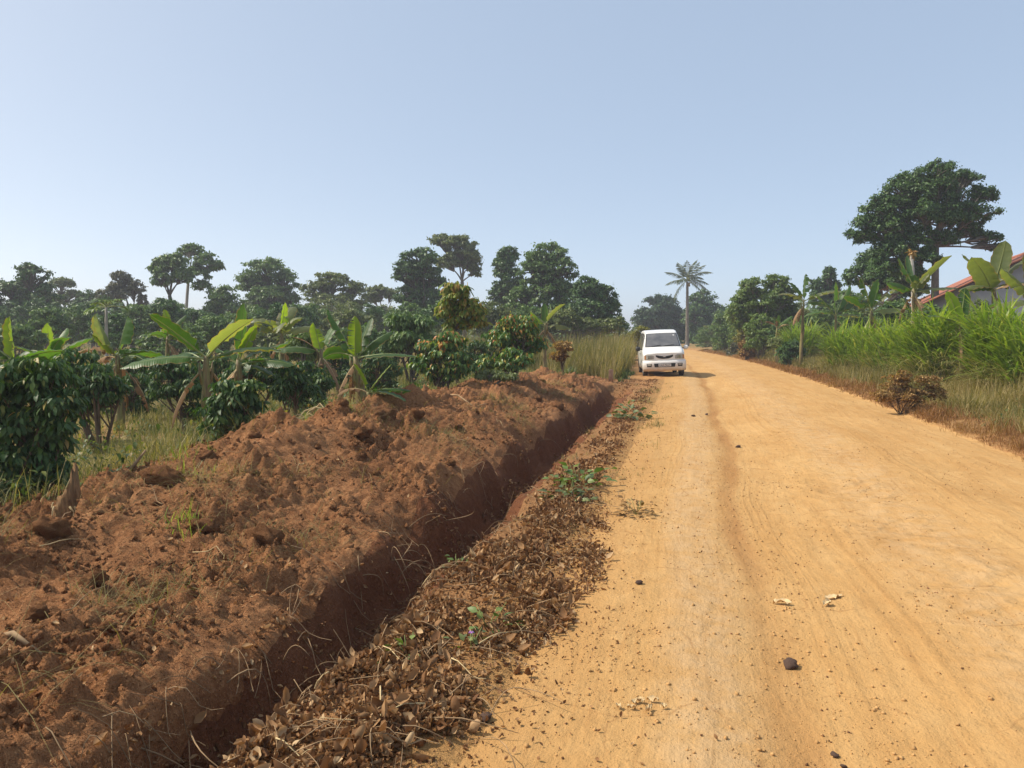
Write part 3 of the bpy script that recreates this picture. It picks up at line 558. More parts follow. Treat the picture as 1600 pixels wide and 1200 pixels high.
tree('coffee_bush', 'coffee bush behind the compact dark one, below the drooping banana leaves', 'coffee bush', 400, 15, [(400, 572, 36, 18), (370, 590, 28, 18), (425, 592, 24, 20)], 1700, 0.13, 'coffee', 'brown', 0.03, None, clump=0.38, stems=5, seed=85, **C8)
tree('coffee_bush', 'coffee bush in the shade behind the tattered banana plant', 'coffee bush', 215, 17, [(215, 555, 34, 14), (240, 575, 28, 16), (190, 575, 28, 16)], 1500, 0.14, 'coffee', 'brown', 0.03, None, clump=0.38, stems=5, seed=86, **C8)
tree('fruit_shrub', 'leafy shrub with red tipped leaves and dark stem on the soil bank', 'shrub', 690, 17.2, [(690, 545, 40, 22), (668, 565, 26, 18), (715, 568, 28, 22), (705, 530, 24, 16), (690, 585, 30, 12)], 3000, 0.15, 'redtip', 'dark', 0.045, None, clump=0.34, stems=5, seed=87, **C8)
tree('young_tree', 'slender young tree with yellow and orange new leaves', 'tree', 714, 19.5, [(712, 456, 24, 16), (700, 482, 18, 16), (732, 482, 24, 20), (716, 505, 22, 12), (748, 500, 12, 12)], 2600, 0.20, 'newleaf', 'dark', 0.04, (712, 515), clump=0.36, seed=88, **C8)
tree('fruit_shrub', 'dense rounded shrub with reddish top beside the tall dry grass', 'shrub', 805, 18.6, [(810, 508, 34, 20), (785, 530, 32, 22), (828, 534, 26, 26), (800, 560, 40, 18), (770, 565, 26, 16)], 4200, 0.14, 'redtip', 'dark', 0.045, None, clump=0.32, stems=6, seed=89, **C8)
tree('broadleaf_shrub', 'dark green broad leaved shrub behind the bright banana plant', 'shrub', 640, 24, [(625, 500, 26, 14), (655, 505, 24, 16), (640, 530, 40, 20), (610, 535, 22, 16), (672, 535, 22, 18)], 3000, 0.22, 'mid', 'dark', 0.05, None, clump=0.34, stems=6, seed=90, **C8)
tree('green_shrub', 'fresh green rounded shrub between two banana plants', 'shrub', 478, 21, [(470, 530, 24, 16), (492, 548, 20, 16), (455, 548, 20, 14)], 1900, 0.15, 'light', 'grey', 0.04, None, clump=0.36, stems=5, seed=91, **C8)
tree('olive_shrub', 'low olive shrub in front of the dense rounded shrub on the bank', 'shrub', 770, 17.2, [(765, 585, 26, 10), (790, 588, 20, 8)], 1100, 0.10, 'olive', 'grey', 0.02, None, clump=0.38, stems=5, seed=92, **C8)
tree('withered_shrub', 'withered brown shrub with curled leaves on the grassy verge', 'shrub', 1412, 16.6, [(1400, 600, 24, 18), (1452, 596, 20, 14), (1380, 618, 18, 12), (1425, 618, 30, 14), (1465, 616, 16, 12), (1410, 586, 14, 10)], 4200, 0.05, 'drybush', 'brown', 0.010, None, clump=0.3, stems=14, seed=93, tpl=CURL, droop=True, aspect=0.7)
tree('withered_shrub', 'withered russet weed on the bank beside the tall dry grass', 'weed', 882, 24, [(880, 543, 14, 12), (872, 556, 12, 8)], 700, 0.11, 'drybush', 'brown', 0.014, None, clump=0.45, stems=6, seed=94, tpl=CURL, droop=True, aspect=0.7)
tree('verge_shrub', 'small dull green bush at the far grassy verge, next to the yellow-green shrub', 'shrub', 1216, 41, [(1214, 535, 20, 12), (1232, 540, 18, 10)], 1600, 0.14, 'olive', 'grey', 0.03, None, clump=0.36, stems=5, seed=95, **C8)
tree('yellow_shrub', 'yellowish round shrub behind the van beside the mango tree', 'shrub', 1004, 46, [(1002, 518, 13, 9), (990, 526, 12, 9), (1016, 524, 12, 8)], 2000, 0.13, 'yellow', 'grey', 0.03, None, clump=0.36, stems=5, seed=96)

# low growth along the far bend of the road
for i, (px, d, w, top, mt, lb) in enumerate(((1102, 90, 14, 530, 'mid', 'low green bush at the foot of the coconut palm'), (1132, 70, 18, 524, 'olive', 'dull bush behind the green roadside shrub'), (1150, 59, 14, 532, 'bronze', 'reddish brown low bush left of the yellow-green shrub'), (1236, 38, 20, 530, 'dark', 'dark low bush in front of the shaded banana plant'), (1225, 44, 26, 500, 'dark', 'dark undergrowth below the broad bushy tree'), (1268, 44, 24, 490, 'mid', 'leafy bush behind the arching pale banana plant'), (1330, 40, 26, 486, 'mid', 'leafy bush behind the fan shaped banana plant'), (1400, 34, 26, 470, 'dark', 'dark bush at the foot of the giant tree'), (1450, 32, 24, 474, 'mid', 'green bush under the house eave'), (985, 50, 26, 516, 'olive', 'olive bush between the mango tree and the tall dry grass'), (960, 56, 26, 506, 'mid', 'green bush left of the mango tree'))):
    tree('low_bush', lb, 'bush', px, d, [(px, top + 10, w * 0.8, 11), (px - w * 0.6, top + 20, w * 0.6, 11), (px + w * 0.6, top + 19, w * 0.6, 12), (px, top + 30, w, 12)], 2200, 0.19, mt, 'grey', 0.04, None, clump=0.34, stems=5, seed=750 + i)
wall_ = [(1134, 66, 480, 20, 'mid', 'tall green thicket right of the palm'), (1158, 60, 464, 22, 'light', 'pale green thicket tree behind the yellow-green shrub'), (1212, 58, 462, 26, 'mid', 'full green thicket behind the broad bushy tree'), (1190, 48, 490, 26, 'light', 'leafy undergrowth at the foot of the broad bushy tree'), (1250, 54, 474, 24, 'olive', 'olive thicket behind the arching pale banana plant'), (1282, 48, 480, 24, 'mid', 'thick green bush between two roadside banana plants'), (1318, 54, 474, 26, 'dark', 'dark thicket below the small two pointed tree'), (1350, 42, 478, 24, 'olive', 'olive bush behind the blue-green banana leaves'), (1395, 38, 466, 28, 'mid', 'leafy thicket left of the giant trunk'), (1490, 33, 476, 26, 'mid', 'leafy bush before the house wall'), (1535, 31, 470, 24, 'olive', 'dusty bush before the house wall'), (1110, 84, 505, 16, 'olive', 'dull thicket at the outer side of the road bend'), (1145, 50, 528, 12, 'drybush', 'dry brown weed clump at the edge of the bend')]
for i, (px, d, top, w, mt, lb) in enumerate(wall_):
    if mt == 'drybush': px = 1168
    h = max(14, (545 - top) * 0.5)
    tree('roadside_thicket', lb, 'thicket', px, d, [(px, top + h * 0.45, w * 0.75, h * 0.5), (px - w * 0.6, top + h * 0.8, w * 0.6, h * 0.5), (px + w * 0.6, top + h * 0.75, w * 0.6, h * 0.5), (px, top + h * 1.3, w, h * 0.55), (px - w * 0.4, top + h * 1.7, w * 0.8, h * 0.4), (px + w * 0.5, top + h * 1.7, w * 0.8, h * 0.4)], 3400, 0.22, mt, 'grey', 0.05, None, clump=0.3, stems=6, seed=860 + i)
# far wood that closes the horizon
Rw = np.random.default_rng(99); nw = 46000
az = Rw.uniform(-1.1, 1.1, nw); dd = Rw.uniform(105, 170, nw); xw = dd * np.sin(az - TH); yw = dd * np.cos(az - TH)
keep = np.abs(xw - curve(yw) - 1.8) > 7; az, dd, xw, yw = az[keep], dd[keep], xw[keep], yw[keep]; nw = len(xw)
hw_ = 4.2 + 3.0 * gnoise(xw * 0.06, yw * 0.06, 3) + 1.8 * gnoise(xw * 0.2, yw * 0.2, 4); zw = H(xw, yw) + np.maximum(hw_, 1.0) * Rw.random(nw) ** 0.7
V, F, rv = scatter(LEAF4, np.stack([xw, yw, zw], -1), rdir(Rw, nw), unit(rdir(Rw, nw) + UP), 0.95 * Rw.uniform(0.6, 1.4, nw), 0.6, Rw)
o = mk('far_wood', V, F, G['mid'], None, False, {'rnd': rv}); kind(o, 'stuff'); tag(o, 'far wood closing the horizon behind field and road', 'woods')

# further coffee bushes that fill the plantation
row = [(60, 19, 552, 'behind the banana plant with the single tall lit leaf'), (112, 23, 545, 'beyond the large glossy bush'), (238, 21, 548, 'behind the tattered banana plant'), (300, 25, 542, 'behind the wide banana plant'), (348, 19, 555, 'between the two largest banana plants'), (425, 23, 545, 'beside the ragged banana plant'), (476, 16, 565, 'at the foot of the half hidden banana plant'), (528, 22, 546, 'left behind the bright backlit banana plant'), (590, 20, 552, 'right behind the bright backlit banana plant'), (604, 27, 532, 'in front of the broad leaved shrub'), (745, 26, 530, 'behind the slender young tree'), (-20, 15, 560, 'at the left of the large glossy bush'), (205, 15, 580, 'in the grass right of the half hidden bush')]
for i, (px, d, top, w) in enumerate(row):
    k = 15.0 / d; hw = 44 * k
    tree('coffee_bush', 'leafy coffee bush ' + w, 'coffee bush', px, d, [(px, top + 14 * k, hw * 0.7, 16 * k), (px - hw * 0.6, top + 34 * k, hw * 0.6, 20 * k), (px + hw * 0.6, top + 32 * k, hw * 0.6, 22 * k), (px, top + 58 * k, hw, 24 * k)], 1500, 0.14, 'coffee', 'brown', 0.03, None, clump=0.3, stems=5, seed=820 + i, group='coffee bushes of the plantation', **C8)

# ------------------------------------------------------------------ banana plants
def m_banana(name, base, vein, dry=False):
    T = NT(name); al = T.attr('along'); ac = T.attr('across'); r = T.attr('rnd')
    c = T.ramp(r, [(0, tuple(x * 0.75 for x in base)), (1, tuple(x * 1.3 for x in base))])
    w = T.math('SINE', T.math('MULTIPLY', al, 210.0)); c = T.mixc(T.math('MULTIPLY', T.maprange(w, 0.2, 1.0), 0.28), c, tuple(x * 0.72 for x in base))
    n = T.noise(9, 4); c = T.mixc(T.math('MULTIPLY', T.maprange(n, 0.5, 0.75), 0.35), c, tuple(x * 1.5 for x in base))
    edge = T.maprange(T.math('ADD', ac, T.math('MULTIPLY', T.noise(14, 4), 0.35)), 1.06, 1.2)
    c = T.mixc(edge, c, (0.26, 0.17, 0.07))
    c = T.mixc(T.maprange(ac, 0.045, 0.02), c, vein)
    tc = T.mixc(1.0, c, (1.9, 1.9, 0.55) if not dry else (1.2, 1.0, 0.7), 'MULTIPLY')
    nb = T.bump(w, 0.25, 0.004)
    return T.done(T.trans(T.principled(c, 0.42 if not dry else 0.8, 0.45 if not dry else 0.12, nb), tc, 0.46 if not dry else 0.2))
M['banana'] = m_banana('banana_leaf', (0.055, 0.120, 0.022), (0.26, 0.30, 0.10))
M['banana_dull'] = m_banana('banana_leaf_dusty', (0.15, 0.18, 0.075), (0.30, 0.30, 0.15))
M['banana_young'] = m_banana('banana_leaf_young', (0.155, 0.235, 0.025), (0.36, 0.38, 0.11))
M['banana_dry'] = m_banana('banana_leaf_dry', (0.24, 0.15, 0.08), (0.34, 0.24, 0.13), True)
def m_stem():
    T = NT('banana_pseudostem'); mp = T.n('Mapping'); mp.inputs['Scale'].default_value = (14, 14, 1.6); T.l(T.obj(), mp.inputs['Vector'])
    f = T.noise(1.2, 5, 0.65, mp.outputs[0]); c = T.ramp(f, [(0.28, (0.06, 0.035, 0.02)), (0.48, (0.19, 0.14, 0.06)), (0.6, (0.20, 0.21, 0.07)), (0.75, (0.36, 0.27, 0.15))])
    return T.done(T.principled(c, 0.6, 0.3, T.bump(f, 0.6, 0.02)))
M['pseudostem'] = m_stem()
def banana_leaf(R, o, dr, L, W, droop, mat, parent, off, dry=False, tear=0.35):
    dr = unit(np.asarray(dr, float)); up = UP - dr * np.dot(UP, dr)
    if np.linalg.norm(up) < 0.25: h = unit(R.normal(size=3) * np.array([1, 1, 0])); up = h - dr * np.dot(h, dr)
    up = unit(up); N = 18; f = np.linspace(0, 1, N + 1); a = -droop * f ** 1.4
    st = np.stack([np.cos(a), np.sin(a)], -1) * (L / N); c = np.vstack([[0, 0], np.cumsum(st[:-1], axis=0)])
    C = o + c[:, :1] * dr + c[:, 1:] * up
    tan = np.cos(a)[:, None] * dr + np.sin(a)[:, None] * up; nrm = -np.sin(a)[:, None] * dr + np.cos(a)[:, None] * up
    side = np.cross(tan, nrm)
    side = side + 0.10 * R.normal() * nrm
    pet = 0.13; g = np.clip((f - pet) / (1 - pet), 0, 1)
    w = 0.5 * W * np.where(g > 0, np.clip(g / 0.10, 0, 1) ** 0.6 * (1 - np.clip((g - 0.5) / 0.5, 0, 1) ** 2.6) ** 0.8, 0); w = np.maximum(w, 0.001)
    V = []; Q = []; AL = []; AC = []; RN = []; n0 = 0; rn = R.random()
    i0 = int(pet * N)
    for sgn in (-1, 1):
        i = i0; base_fold = R.uniform(0.1, 0.5)
        while i < N:
            ln = N - i if R.random() > tear else R.integers(1, 5)
            j = min(N, i + int(ln)); fold = base_fold - 0.9 * f[i] * (1 if not dry else 1.5) + R.normal() * (0.16 if tear < 0.5 else 0.45)
            for k in range(i, j + 1):
                ed = 0.0
                if k == i and i > i0: ed = 0.35 / N * L
                if k == j and j < N: ed = -0.35 / N * L
                for q, x in enumerate((0.0, 0.35, 0.7, 1.0)):
                    fo = fold - 0.35 * x; 
                    rip = 0.015 * W / 0.4 * math.sin(k * 2.1 + sgn) * x
                    p = C[k] + sgn * side[k] * w[k] * x * math.cos(fo) + nrm[k] * (w[k] * x * math.sin(fo) + rip) + tan[k] * (ed * x + 0.10 * w[k] * x)
                    V.append(p); AL.append(f[k]); AC.append(x); RN.append(rn)
            m = j - i + 1
            for k in range(m - 1):
                for q in range(3):
                    a0 = n0 + k * 4 + q; Q.append((a0, a0 + 1, a0 + 5, a0 + 4))
            n0 += m * 4; i = j
    lf = mk('leaf', np.array(V) - off, np.array(Q), mat, parent, True, {'along': AL, 'across': AC, 'rnd': RN})
    mb = MB(); rr = np.linspace(0.020, 0.003, N + 1) * (L / 1.4) ** 0.5; mb.tube(C - nrm * 0.006, rr, 5)
    mb.build('midrib', M['rib'] if not dry else M['straw'], lf, True, None, off)
    return lf
M['rib'] = m_plain('banana_midrib', (0.24, 0.27, 0.09), 0.5, 0.4, var=0.25)
def banana(name_label, px, d, crown_py, leaves=None, n=7, L=1.3, seed=0, stem_r=0.075, mat='banana', group='banana plants', drys=2, lean=(0, 0), W=0.36, ground=None, tear=0.62):
    """leaves: (angle from upright towards picture right, angle towards the viewer, length, droop, material)."""
    R = np.random.default_rng(seed); b = onground(px, d, 0.04)
    if ground is not None: b = np.array(ground, float)
    top = at(px + lean[0], crown_py, d + lean[1]); h = top[2] - b[2]
    t = thing('banana_plant', name_label, 'banana plant', b, group)
    mb = MB(); P = limb(R, b, top, 8, 0.02); mb.tube(P, stem_r * np.array([1.25, 1.1, 1.0, 0.92, 0.85, 0.75, 0.62, 0.4]), 10)
    for k in range(4):                                            # overlapping old sheaths
        f = R.uniform(0.1, 0.8); c = b + (top - b) * f; a = R.uniform(0, 6.28); o_ = np.array([math.cos(a), math.sin(a), 0])
        mb.tube(np.array([c + o_ * stem_r * 0.7, c + o_ * stem_r * 1.15 + UP * h * 0.12, c + o_ * stem_r * 1.3 + UP * h * 0.22]), [stem_r * 0.45, stem_r * 0.35, 0.006], 6)
    mb.build('pseudostem', M['pseudostem'], t, True, None, b)
    if leaves is None:
        leaves = []
        for k in range(n):
            a = k * 2.4 + R.uniform(-.4, .4); e = R.uniform(0.25, 1.15)
            leaves.append((math.degrees(e * math.cos(a)), math.degrees(e * math.sin(a)), L * R.uniform(0.75, 1.15), R.uniform(0.5, 1.7), mat))
        leaves.append((R.uniform(-8, 8), R.uniform(-8, 8), L * 0.8, 0.15, 'banana_young'))
    for (ai, ad, l, dp, mt) in leaves:
        l *= 1.22 if px > 1000 else 0.9
        a1 = math.radians(ai); a2 = math.radians(ad); v = RGT * math.sin(a1) * math.cos(a2) - FWD * math.sin(a2) + UP * math.cos(a1) * math.cos(a2)
        dry = mt == 'banana_dry'
        banana_leaf(R, top - UP * R.uniform(0, 0.10) * h, v, l, W * (l / 1.2) ** 0.5 * (0.7 if dry else 1) * R.uniform(0.9, 1.1), dp, M[mt], t, b, dry, 0.8 if dry else tear)
    for k in range(drys):                                         # dead leaves hanging along the stem
        a = R.uniform(0, 6.28); v = np.array([math.cos(a) * 0.55, math.sin(a) * 0.55, -0.55]); l = min(0.85 * h, L * 0.8)
        if l > 0.3: banana_leaf(R, b + (top - b) * 0.9, v, l, 0.17 * R.uniform(0.6, 1.3), 0.75, M['banana_dry'], t, b, True, 0.9)
    return t
Y, B_, U, DRY = 'banana_young', 'banana', 'banana_dull', 'banana_dry'
banana('bright backlit banana plant on the soil bank with upright yellow-green leaves', 565, 12.2, 557, [(-26, -10, 1.05, 0.25, B_), (2, 10, 0.80, 0.08, Y), (16, -15, 0.85, 0.15, B_), (78, 10, 1.15, 0.45, B_), (38, -30, 0.95, 0.5, B_), (-70, -30, 0.8, 0.9, B_)], seed=201, drys=3, stem_r=0.085, W=0.30, lean=(-10, 0))
banana('young banana sucker with pale lit leaf at the foot of the bright plant', 575, 11.9, 612, [(38, 15, 0.68, 0.15, Y), (-20, 10, 0.55, 0.2, Y), (75, -10, 0.75, 0.6, B_), (84, 25, 0.8, 0.7, B_), (-62, 10, 0.6, 1.6, DRY)], seed=202, drys=2, stem_r=0.06, W=0.26, group=None)
banana('wide banana plant with long dark leaf spread low over the coffee bushes', 322, 11.0, 556, [(-46, 12, 1.05, 0.15, B_), (-84, 20, 1.25, 0.55, B_), (46, 10, 1.05, 0.35, U), (62, -25, 1.2, 0.8, B_), (-60, -35, 1.1, 1.0, B_), (20, -30, 0.8, 0.3, B_)], seed=203, W=0.34, drys=2)
banana('banana plant with drooping right leaf behind the compact coffee bush', 372, 12.6, 562, [(8, -10, 1.05, 0.2, B_), (76, 15, 1.15, 0.6, B_), (62, -5, 1.0, 0.3, B_), (-50, -20, 0.9, 0.6, B_), (88, 10, 0.8, 0.9, B_), (25, 0, 0.75, 0.1, Y)], seed=204, W=0.34, drys=3)
banana('tattered banana plant with broad upright leaf and withered brown leaf beside it', 183, 13.5, 555, [(-16, 10, 0.95, 0.12, U), (10, -5, 0.85, 0.12, B_), (-62, 10, 0.95, 1.5, DRY), (-75, -20, 0.8, 1.8, DRY), (70, -20, 0.9, 0.9, B_), (-30, 25, 0.6, 0.3, Y), (60, 20, 0.8, 1.3, B_)], seed=205, W=0.46, drys=4)
banana('banana plant with single tall lit leaf behind the large glossy coffee bush', 22, 12.0, 558, [(4, 8, 0.85, 0.06, Y), (-40, 10, 0.8, 0.6, B_), (60, -10, 0.95, 0.8, B_), (-70, 20, 0.8, 1.0, U), (75, 15, 0.8, 1.1, B_)], seed=206, W=0.40, drys=2)
banana('banana plant half hidden left of the bright backlit one', 502, 16.5, 546, [(-12, 5, 0.75, 0.12, Y), (-70, 15, 1.1, 0.8, B_), (68, -10, 1.0, 0.7, B_), (22, -10, 0.85, 0.3, B_), (-40, 0, 0.8, 0.8, DRY)], seed=207, W=0.36)
banana('banana plant with ragged hanging leaves beside the fresh green shrub', 440, 19.5, 520, None, 6, 1.15, seed=208, W=0.38, mat=U, tear=0.7)
banana('dark low banana plant beyond the coffee bushes', 78, 16, 560, None, 6, 1.1, seed=209, W=0.36)
banana('banana plant with small leaves in the shade behind the wide banana plant', 262, 20, 525, None, 6, 1.0, seed=210, W=0.34)
banana('banana plant with big torn pale leaves behind the dense rounded shrub', 852, 27, 505, [(38, 10, 1.1, 0.3, U), (0, -10, 0.85, 0.1, B_), (70, 10, 1.0, 1.0, U), (-40, 0, 0.8, 0.3, Y), (-70, 0, 0.9, 0.9, B_)], seed=211, W=0.38)
banana('tall banana plant with broad dusty leaves against the house wall', 1562, 23, 446, [(-35, 20, 1.35, 0.5, U), (10, 10, 1.15, 0.2, U), (35, 5, 1.0, 0.5, U), (-68, 25, 1.3, 0.9, U), (-20, -20, 1.2, 0.4, U), (72, 10, 1.2, 0.9, U), (-75, 20, 0.9, 0.6, B_), (55, 30, 1.0, 1.4, DRY)], seed=212, W=0.52, stem_r=0.11, lean=(-10, 0), drys=2, tear=0.45)
banana('banana plant with two broad pale leaves in front of the giant trunk', 1428, 25.5, 446, [(38, 12, 1.3, 0.12, U), (74, 15, 1.1, 0.45, U), (-25, 0, 0.9, 0.2, B_), (-55, 10, 0.9, 0.8, B_), (10, 20, 0.7, 0.9, U), (0, -20, 1.0, 0.1, B_)], seed=213, W=0.46, stem_r=0.09, drys=2)
banana('banana plant with upright leaves between elephant grass clumps before the house', 1500, 21.5, 505, [(48, 15, 0.95, 0.25, B_), (-25, 10, 0.85, 0.2, Y), (-60, 10, 0.9, 0.7, B_), (10, -5, 0.85, 0.15, B_), (70, -10, 1.0, 0.8, U), (-5, 50, 0.6, 1.2, U)], seed=214, W=0.42, drys=1)
banana('banana plant with fan of upright leaves left of the dark bushy tree', 1306, 33, 490, [(-35, 0, 1.1, 0.3, B_), (-8, 5, 1.2, 0.15, B_), (18, 0, 1.2, 0.2, B_), (45, 5, 1.2, 0.4, B_), (72, 0, 1.0, 0.9, U), (-70, 10, 1.2, 0.9, B_)], seed=215, W=0.44, drys=1)
banana('banana plant with arching pale leaves beside the broad bushy tree', 1252, 36, 468, [(0, 0, 1.1, 0.12, B_), (55, 10, 1.4, 0.8, U), (-50, 10, 1.2, 1.2, U), (80, 10, 1.3, 1.0, B_), (-30, 0, 0.9, 0.5, B_)], seed=216, W=0.42, lean=(4, 0), drys=2)
banana('banana plant with blue-green leaves in the gap left of the giant tree', 1362, 29, 480, [(-15, 0, 1.1, 0.15, B_), (12, 5, 1.0, 0.15, B_), (-50, 10, 1.1, 0.7, B_), (40, 0, 1.0, 0.4, U), (70, 10, 1.1, 0.8, U)], seed=217, W=0.44, drys=1)
banana('banana plant with large leaves crowding the right of the house', 1620, 21, 470, [(-40, 10, 1.3, 0.5, U), (-10, 10, 1.3, 0.3, U), (-75, 10, 1.3, 1.0, U), (20, 0, 1.2, 0.5, B_)], seed=218, W=0.5, stem_r=0.1)
banana('small banana plant with withered pinkish brown leaves in the shade of the bushy tree', 1214, 43, 512, [(8, 5, 0.6, 0.1, B_), (45, 0, 0.9, 0.3, B_), (-40, 15, 0.8, 1.2, DRY), (30, 25, 0.7, 1.6, DRY), (-10, 20, 0.6, 1.5, DRY)], seed=219, W=0.3)

# papaya plant
def papaya(label, px, d, top_py, seed):
    R = np.random.default_rng(seed); b = onground(px, d, 0.03); top = at(px, top_py, d); t = thing('papaya_plant', label, 'papaya plant', b)
    mb = MB(); mb.tube(limb(R, b, top, 6, 0.02), np.linspace(0.07, 0.04, 6), 8); mb.build('trunk', BARK['pale'], t, True, None, b)
    for k in range(11):
        a = k * 2.4; e = R.uniform(-0.2, 0.6); v = np.array([math.cos(a) * math.cos(e), math.sin(a) * math.cos(e), math.sin(e)]); P = limb(R, top, top + v * 0.45, 4, 0.1)
        m2 = MB(); m2.tube(P, 0.009, 4, False)
        D = unit(np.array([v * 0.6 + np.cross(v, UP) * s for s in np.linspace(-1.2, 1.2, 7)]) - UP * 0.3); V, F, rv = scatter(LEAF8, np.repeat(P[-1:], 7, 0), D, np.repeat(UP[None], 7, 0), 0.30, 0.11, R)
        lf = mk('leaf', V - b, F, G['light'], t, False, {'rnd': rv}); m2.build('leaf_stalk', M['rib'], lf, True, None, b)
papaya('slim papaya plant with starry leaf crown behind the tattered banana plant', 166, 24, 480, 301)

# ------------------------------------------------------------------ coconut palm
def palm(label, px, d, top_py, seed):
    R = np.random.default_rng(seed); b = onground(px, d, 0.05); top = at(px, top_py, d); t = thing('coconut_palm', label, 'palm tree', b)
    mb = MB(); P = limb(R, b, top, 14, 0.012); r = 0.19 * np.linspace(1.25, 0.8, 14); r[0] *= 1.5
    PP = []; RR = []
    for i in range(13):
        for f in (0, 0.35, 0.7): PP.append(P[i] + (P[i + 1] - P[i]) * f); RR.append((r[i] + (r[i + 1] - r[i]) * f) * (1.0 if f != 0.35 else 0.92))
    mb.tube(np.array(PP + [P[-1]]), np.array(RR + [r[-1]]), 10); mb.build('trunk', BARK['grey'], t, True, None, b)
    specs = [(-55, 0), (-85, 10), (-22, 15), (-10, -20), (3, 5), (18, -10), (28, 20), (48, 5), (58, -25), (82, 5), (95, -15), (120, 20), (-70, 50), (40, -65), (-8, 28), (-125, 10)]
    for k, (ai, ad) in enumerate(specs):
        a1 = math.radians(ai); a2 = math.radians(ad); v = RGT * math.sin(a1) * math.cos(a2) - FWD * math.sin(a2) + UP * math.cos(a1) * math.cos(a2)
        L = R.uniform(2.6, 3.4); up = UP - v * v[2]
        if np.linalg.norm(up) < 0.3: up = np.cross(v, FWD)
        up = unit(up); N = 16; f = np.linspace(0, 1, N + 1); a = -R.uniform(0.6, 1.25) * f ** 1.4
        c = np.vstack([[0, 0], np.cumsum(np.stack([np.cos(a), np.sin(a)], -1)[:-1] * L / N, axis=0)]); C = top + UP * 0.15 + c[:, :1] * v + c[:, 1:] * up
        m2 = MB(); m2.tube(C, np.linspace(0.05, 0.01, N + 1), 5)
        fr = m2.build('frond', M['rib'], t, True, None, b)
        fi = np.repeat(np.linspace(0.14, 0.99, 34), 2); sg = np.tile([-1, 1], 34); pos = np.stack([np.interp(fi, f, C[:, q]) for q in range(3)], -1)
        tg = unit(np.stack([np.interp(fi, f, np.gradient(C[:, q])) for q in range(3)], -1)); sd = unit(np.cross(tg, up))
        D = unit(sd * sg[:, None] * 0.8 + tg * 0.65 - UP * 0.45 + R.normal(size=(68, 3)) * 0.12); ll = 0.74 * np.sin(np.clip(fi * 0.95 + 0.12, 0, 1) * math.pi) ** 0.6 + 0.1
        V, F, rv = scatter(LEAF4, pos, D, np.repeat(up[None], 68, 0) + sd * 0.3, ll, 0.075, R)
        mk('leaflets', V - b, F, G['palm'], fr, False, {'rnd': rv})
    for k in range(7):
        a = R.uniform(0, 6.28); v = np.array([math.cos(a), math.sin(a), 0]); m3 = MB(); q = top + v * 0.3 - UP * R.uniform(0.1, 0.6)
        m3.tube(np.array([q - UP * 0.13, q - UP * 0.08, q, q + UP * 0.08, q + UP * 0.12]), [0.02, 0.09, 0.11, 0.08, 0.02], 7); m3.build('coconut', M['husk'], t, True, None, b)
M['husk'] = m_plain('coconut_husk', (0.22, 0.15, 0.06), 0.7, 0.2, var=0.3)
palm('coconut palm with pale ringed trunk standing above the road bend', 1074, 95, 440, 302)

# ------------------------------------------------------------------ elephant grass clumps
def elephant(label, px, d, hpx, wpx, n, seed):
    n = int(n * 0.72)
    R = np.random.default_rng(seed); b = onground(px, d, 0.0); t = thing('elephant_grass_clump', label, 'grass clump', b, 'elephant grass along the verge')
    hgt = (1.12 + 0.22 * R.random()) * hpx * d / FPX; rad = wpx * d / FPX
    a = R.uniform(0, 6.28, n); r = rad * np.sqrt(R.random(n)) * 0.8; x = b[0] + r * np.cos(a); y = b[1] + r * np.sin(a); z = H(x, y)
    f = R.random(n) ** 0.8; sh = 1 - 0.35 * (r / rad) ** 2
    base = np.stack([x + 0.12 * r * np.cos(a) * f, y + 0.12 * r * np.sin(a) * f, z + f * hgt * 0.58 * sh], -1)
    az = np.where(R.random(n) < 0.6, a + R.normal(0, 0.7, n), R.uniform(0, 6.28, n)); L = hgt * R.uniform(0.22, 0.60, n); W = R.uniform(0.034, 0.068, n)
    V, F, ix = blades(base, az, L, W, R.uniform(0.10, 0.6, n), R.uniform(0.15, 0.95, n), 5, 0.3)
    rn = np.clip(R.normal(0.42, 0.22, n) + 0.25 * (f - 0.5), 0, 1); mk('green_blades', V - b, F, G['elephant'], t, False, {'rnd': rn[ix]})
    m = n // 2; a = R.uniform(0, 6.28, m); r = rad * np.sqrt(R.uniform(0.15, 1.0, m)); x = b[0] + r * np.cos(a); y = b[1] + r * np.sin(a)
    base = np.stack([x, y, H(x, y) + R.uniform(0, 0.22, m) * hgt], -1)
    V, F, ix = blades(base, a + R.normal(0, 0.6, m), hgt * R.uniform(0.25, 0.45, m), R.uniform(0.014, 0.026, m), R.uniform(0.3, 0.75, m), R.uniform(0.3, 0.95, m), 5, 0.3)
    mk('dry_blades', V - b, F, G['elephant_dry'], t, False, {'rnd': R.random(m)[ix]})
    m = n // 10; a = R.uniform(0, 6.28, m); r = rad * np.sqrt(R.random(m)) * 0.75; mb = MB()
    for k in range(m):
        x = b[0] + r[k] * math.cos(a[k]); y = b[1] + r[k] * math.sin(a[k]); p = np.array([x, y, Hs(x, y) - 0.02])
        mb.tube(np.array([p, p + UP * hgt * 0.35, p + UP * hgt * R.uniform(0.55, 0.72) + np.array([math.cos(a[k]), math.sin(a[k]), 0]) * 0.1 * rad]), [0.011, 0.009, 0.005], 5, False)
    mb.build('canes', M['cane'], t, True, None, b)
M['cane'] = m_plain('cane', (0.20, 0.23, 0.07), 0.6, 0.3, var=0.35)
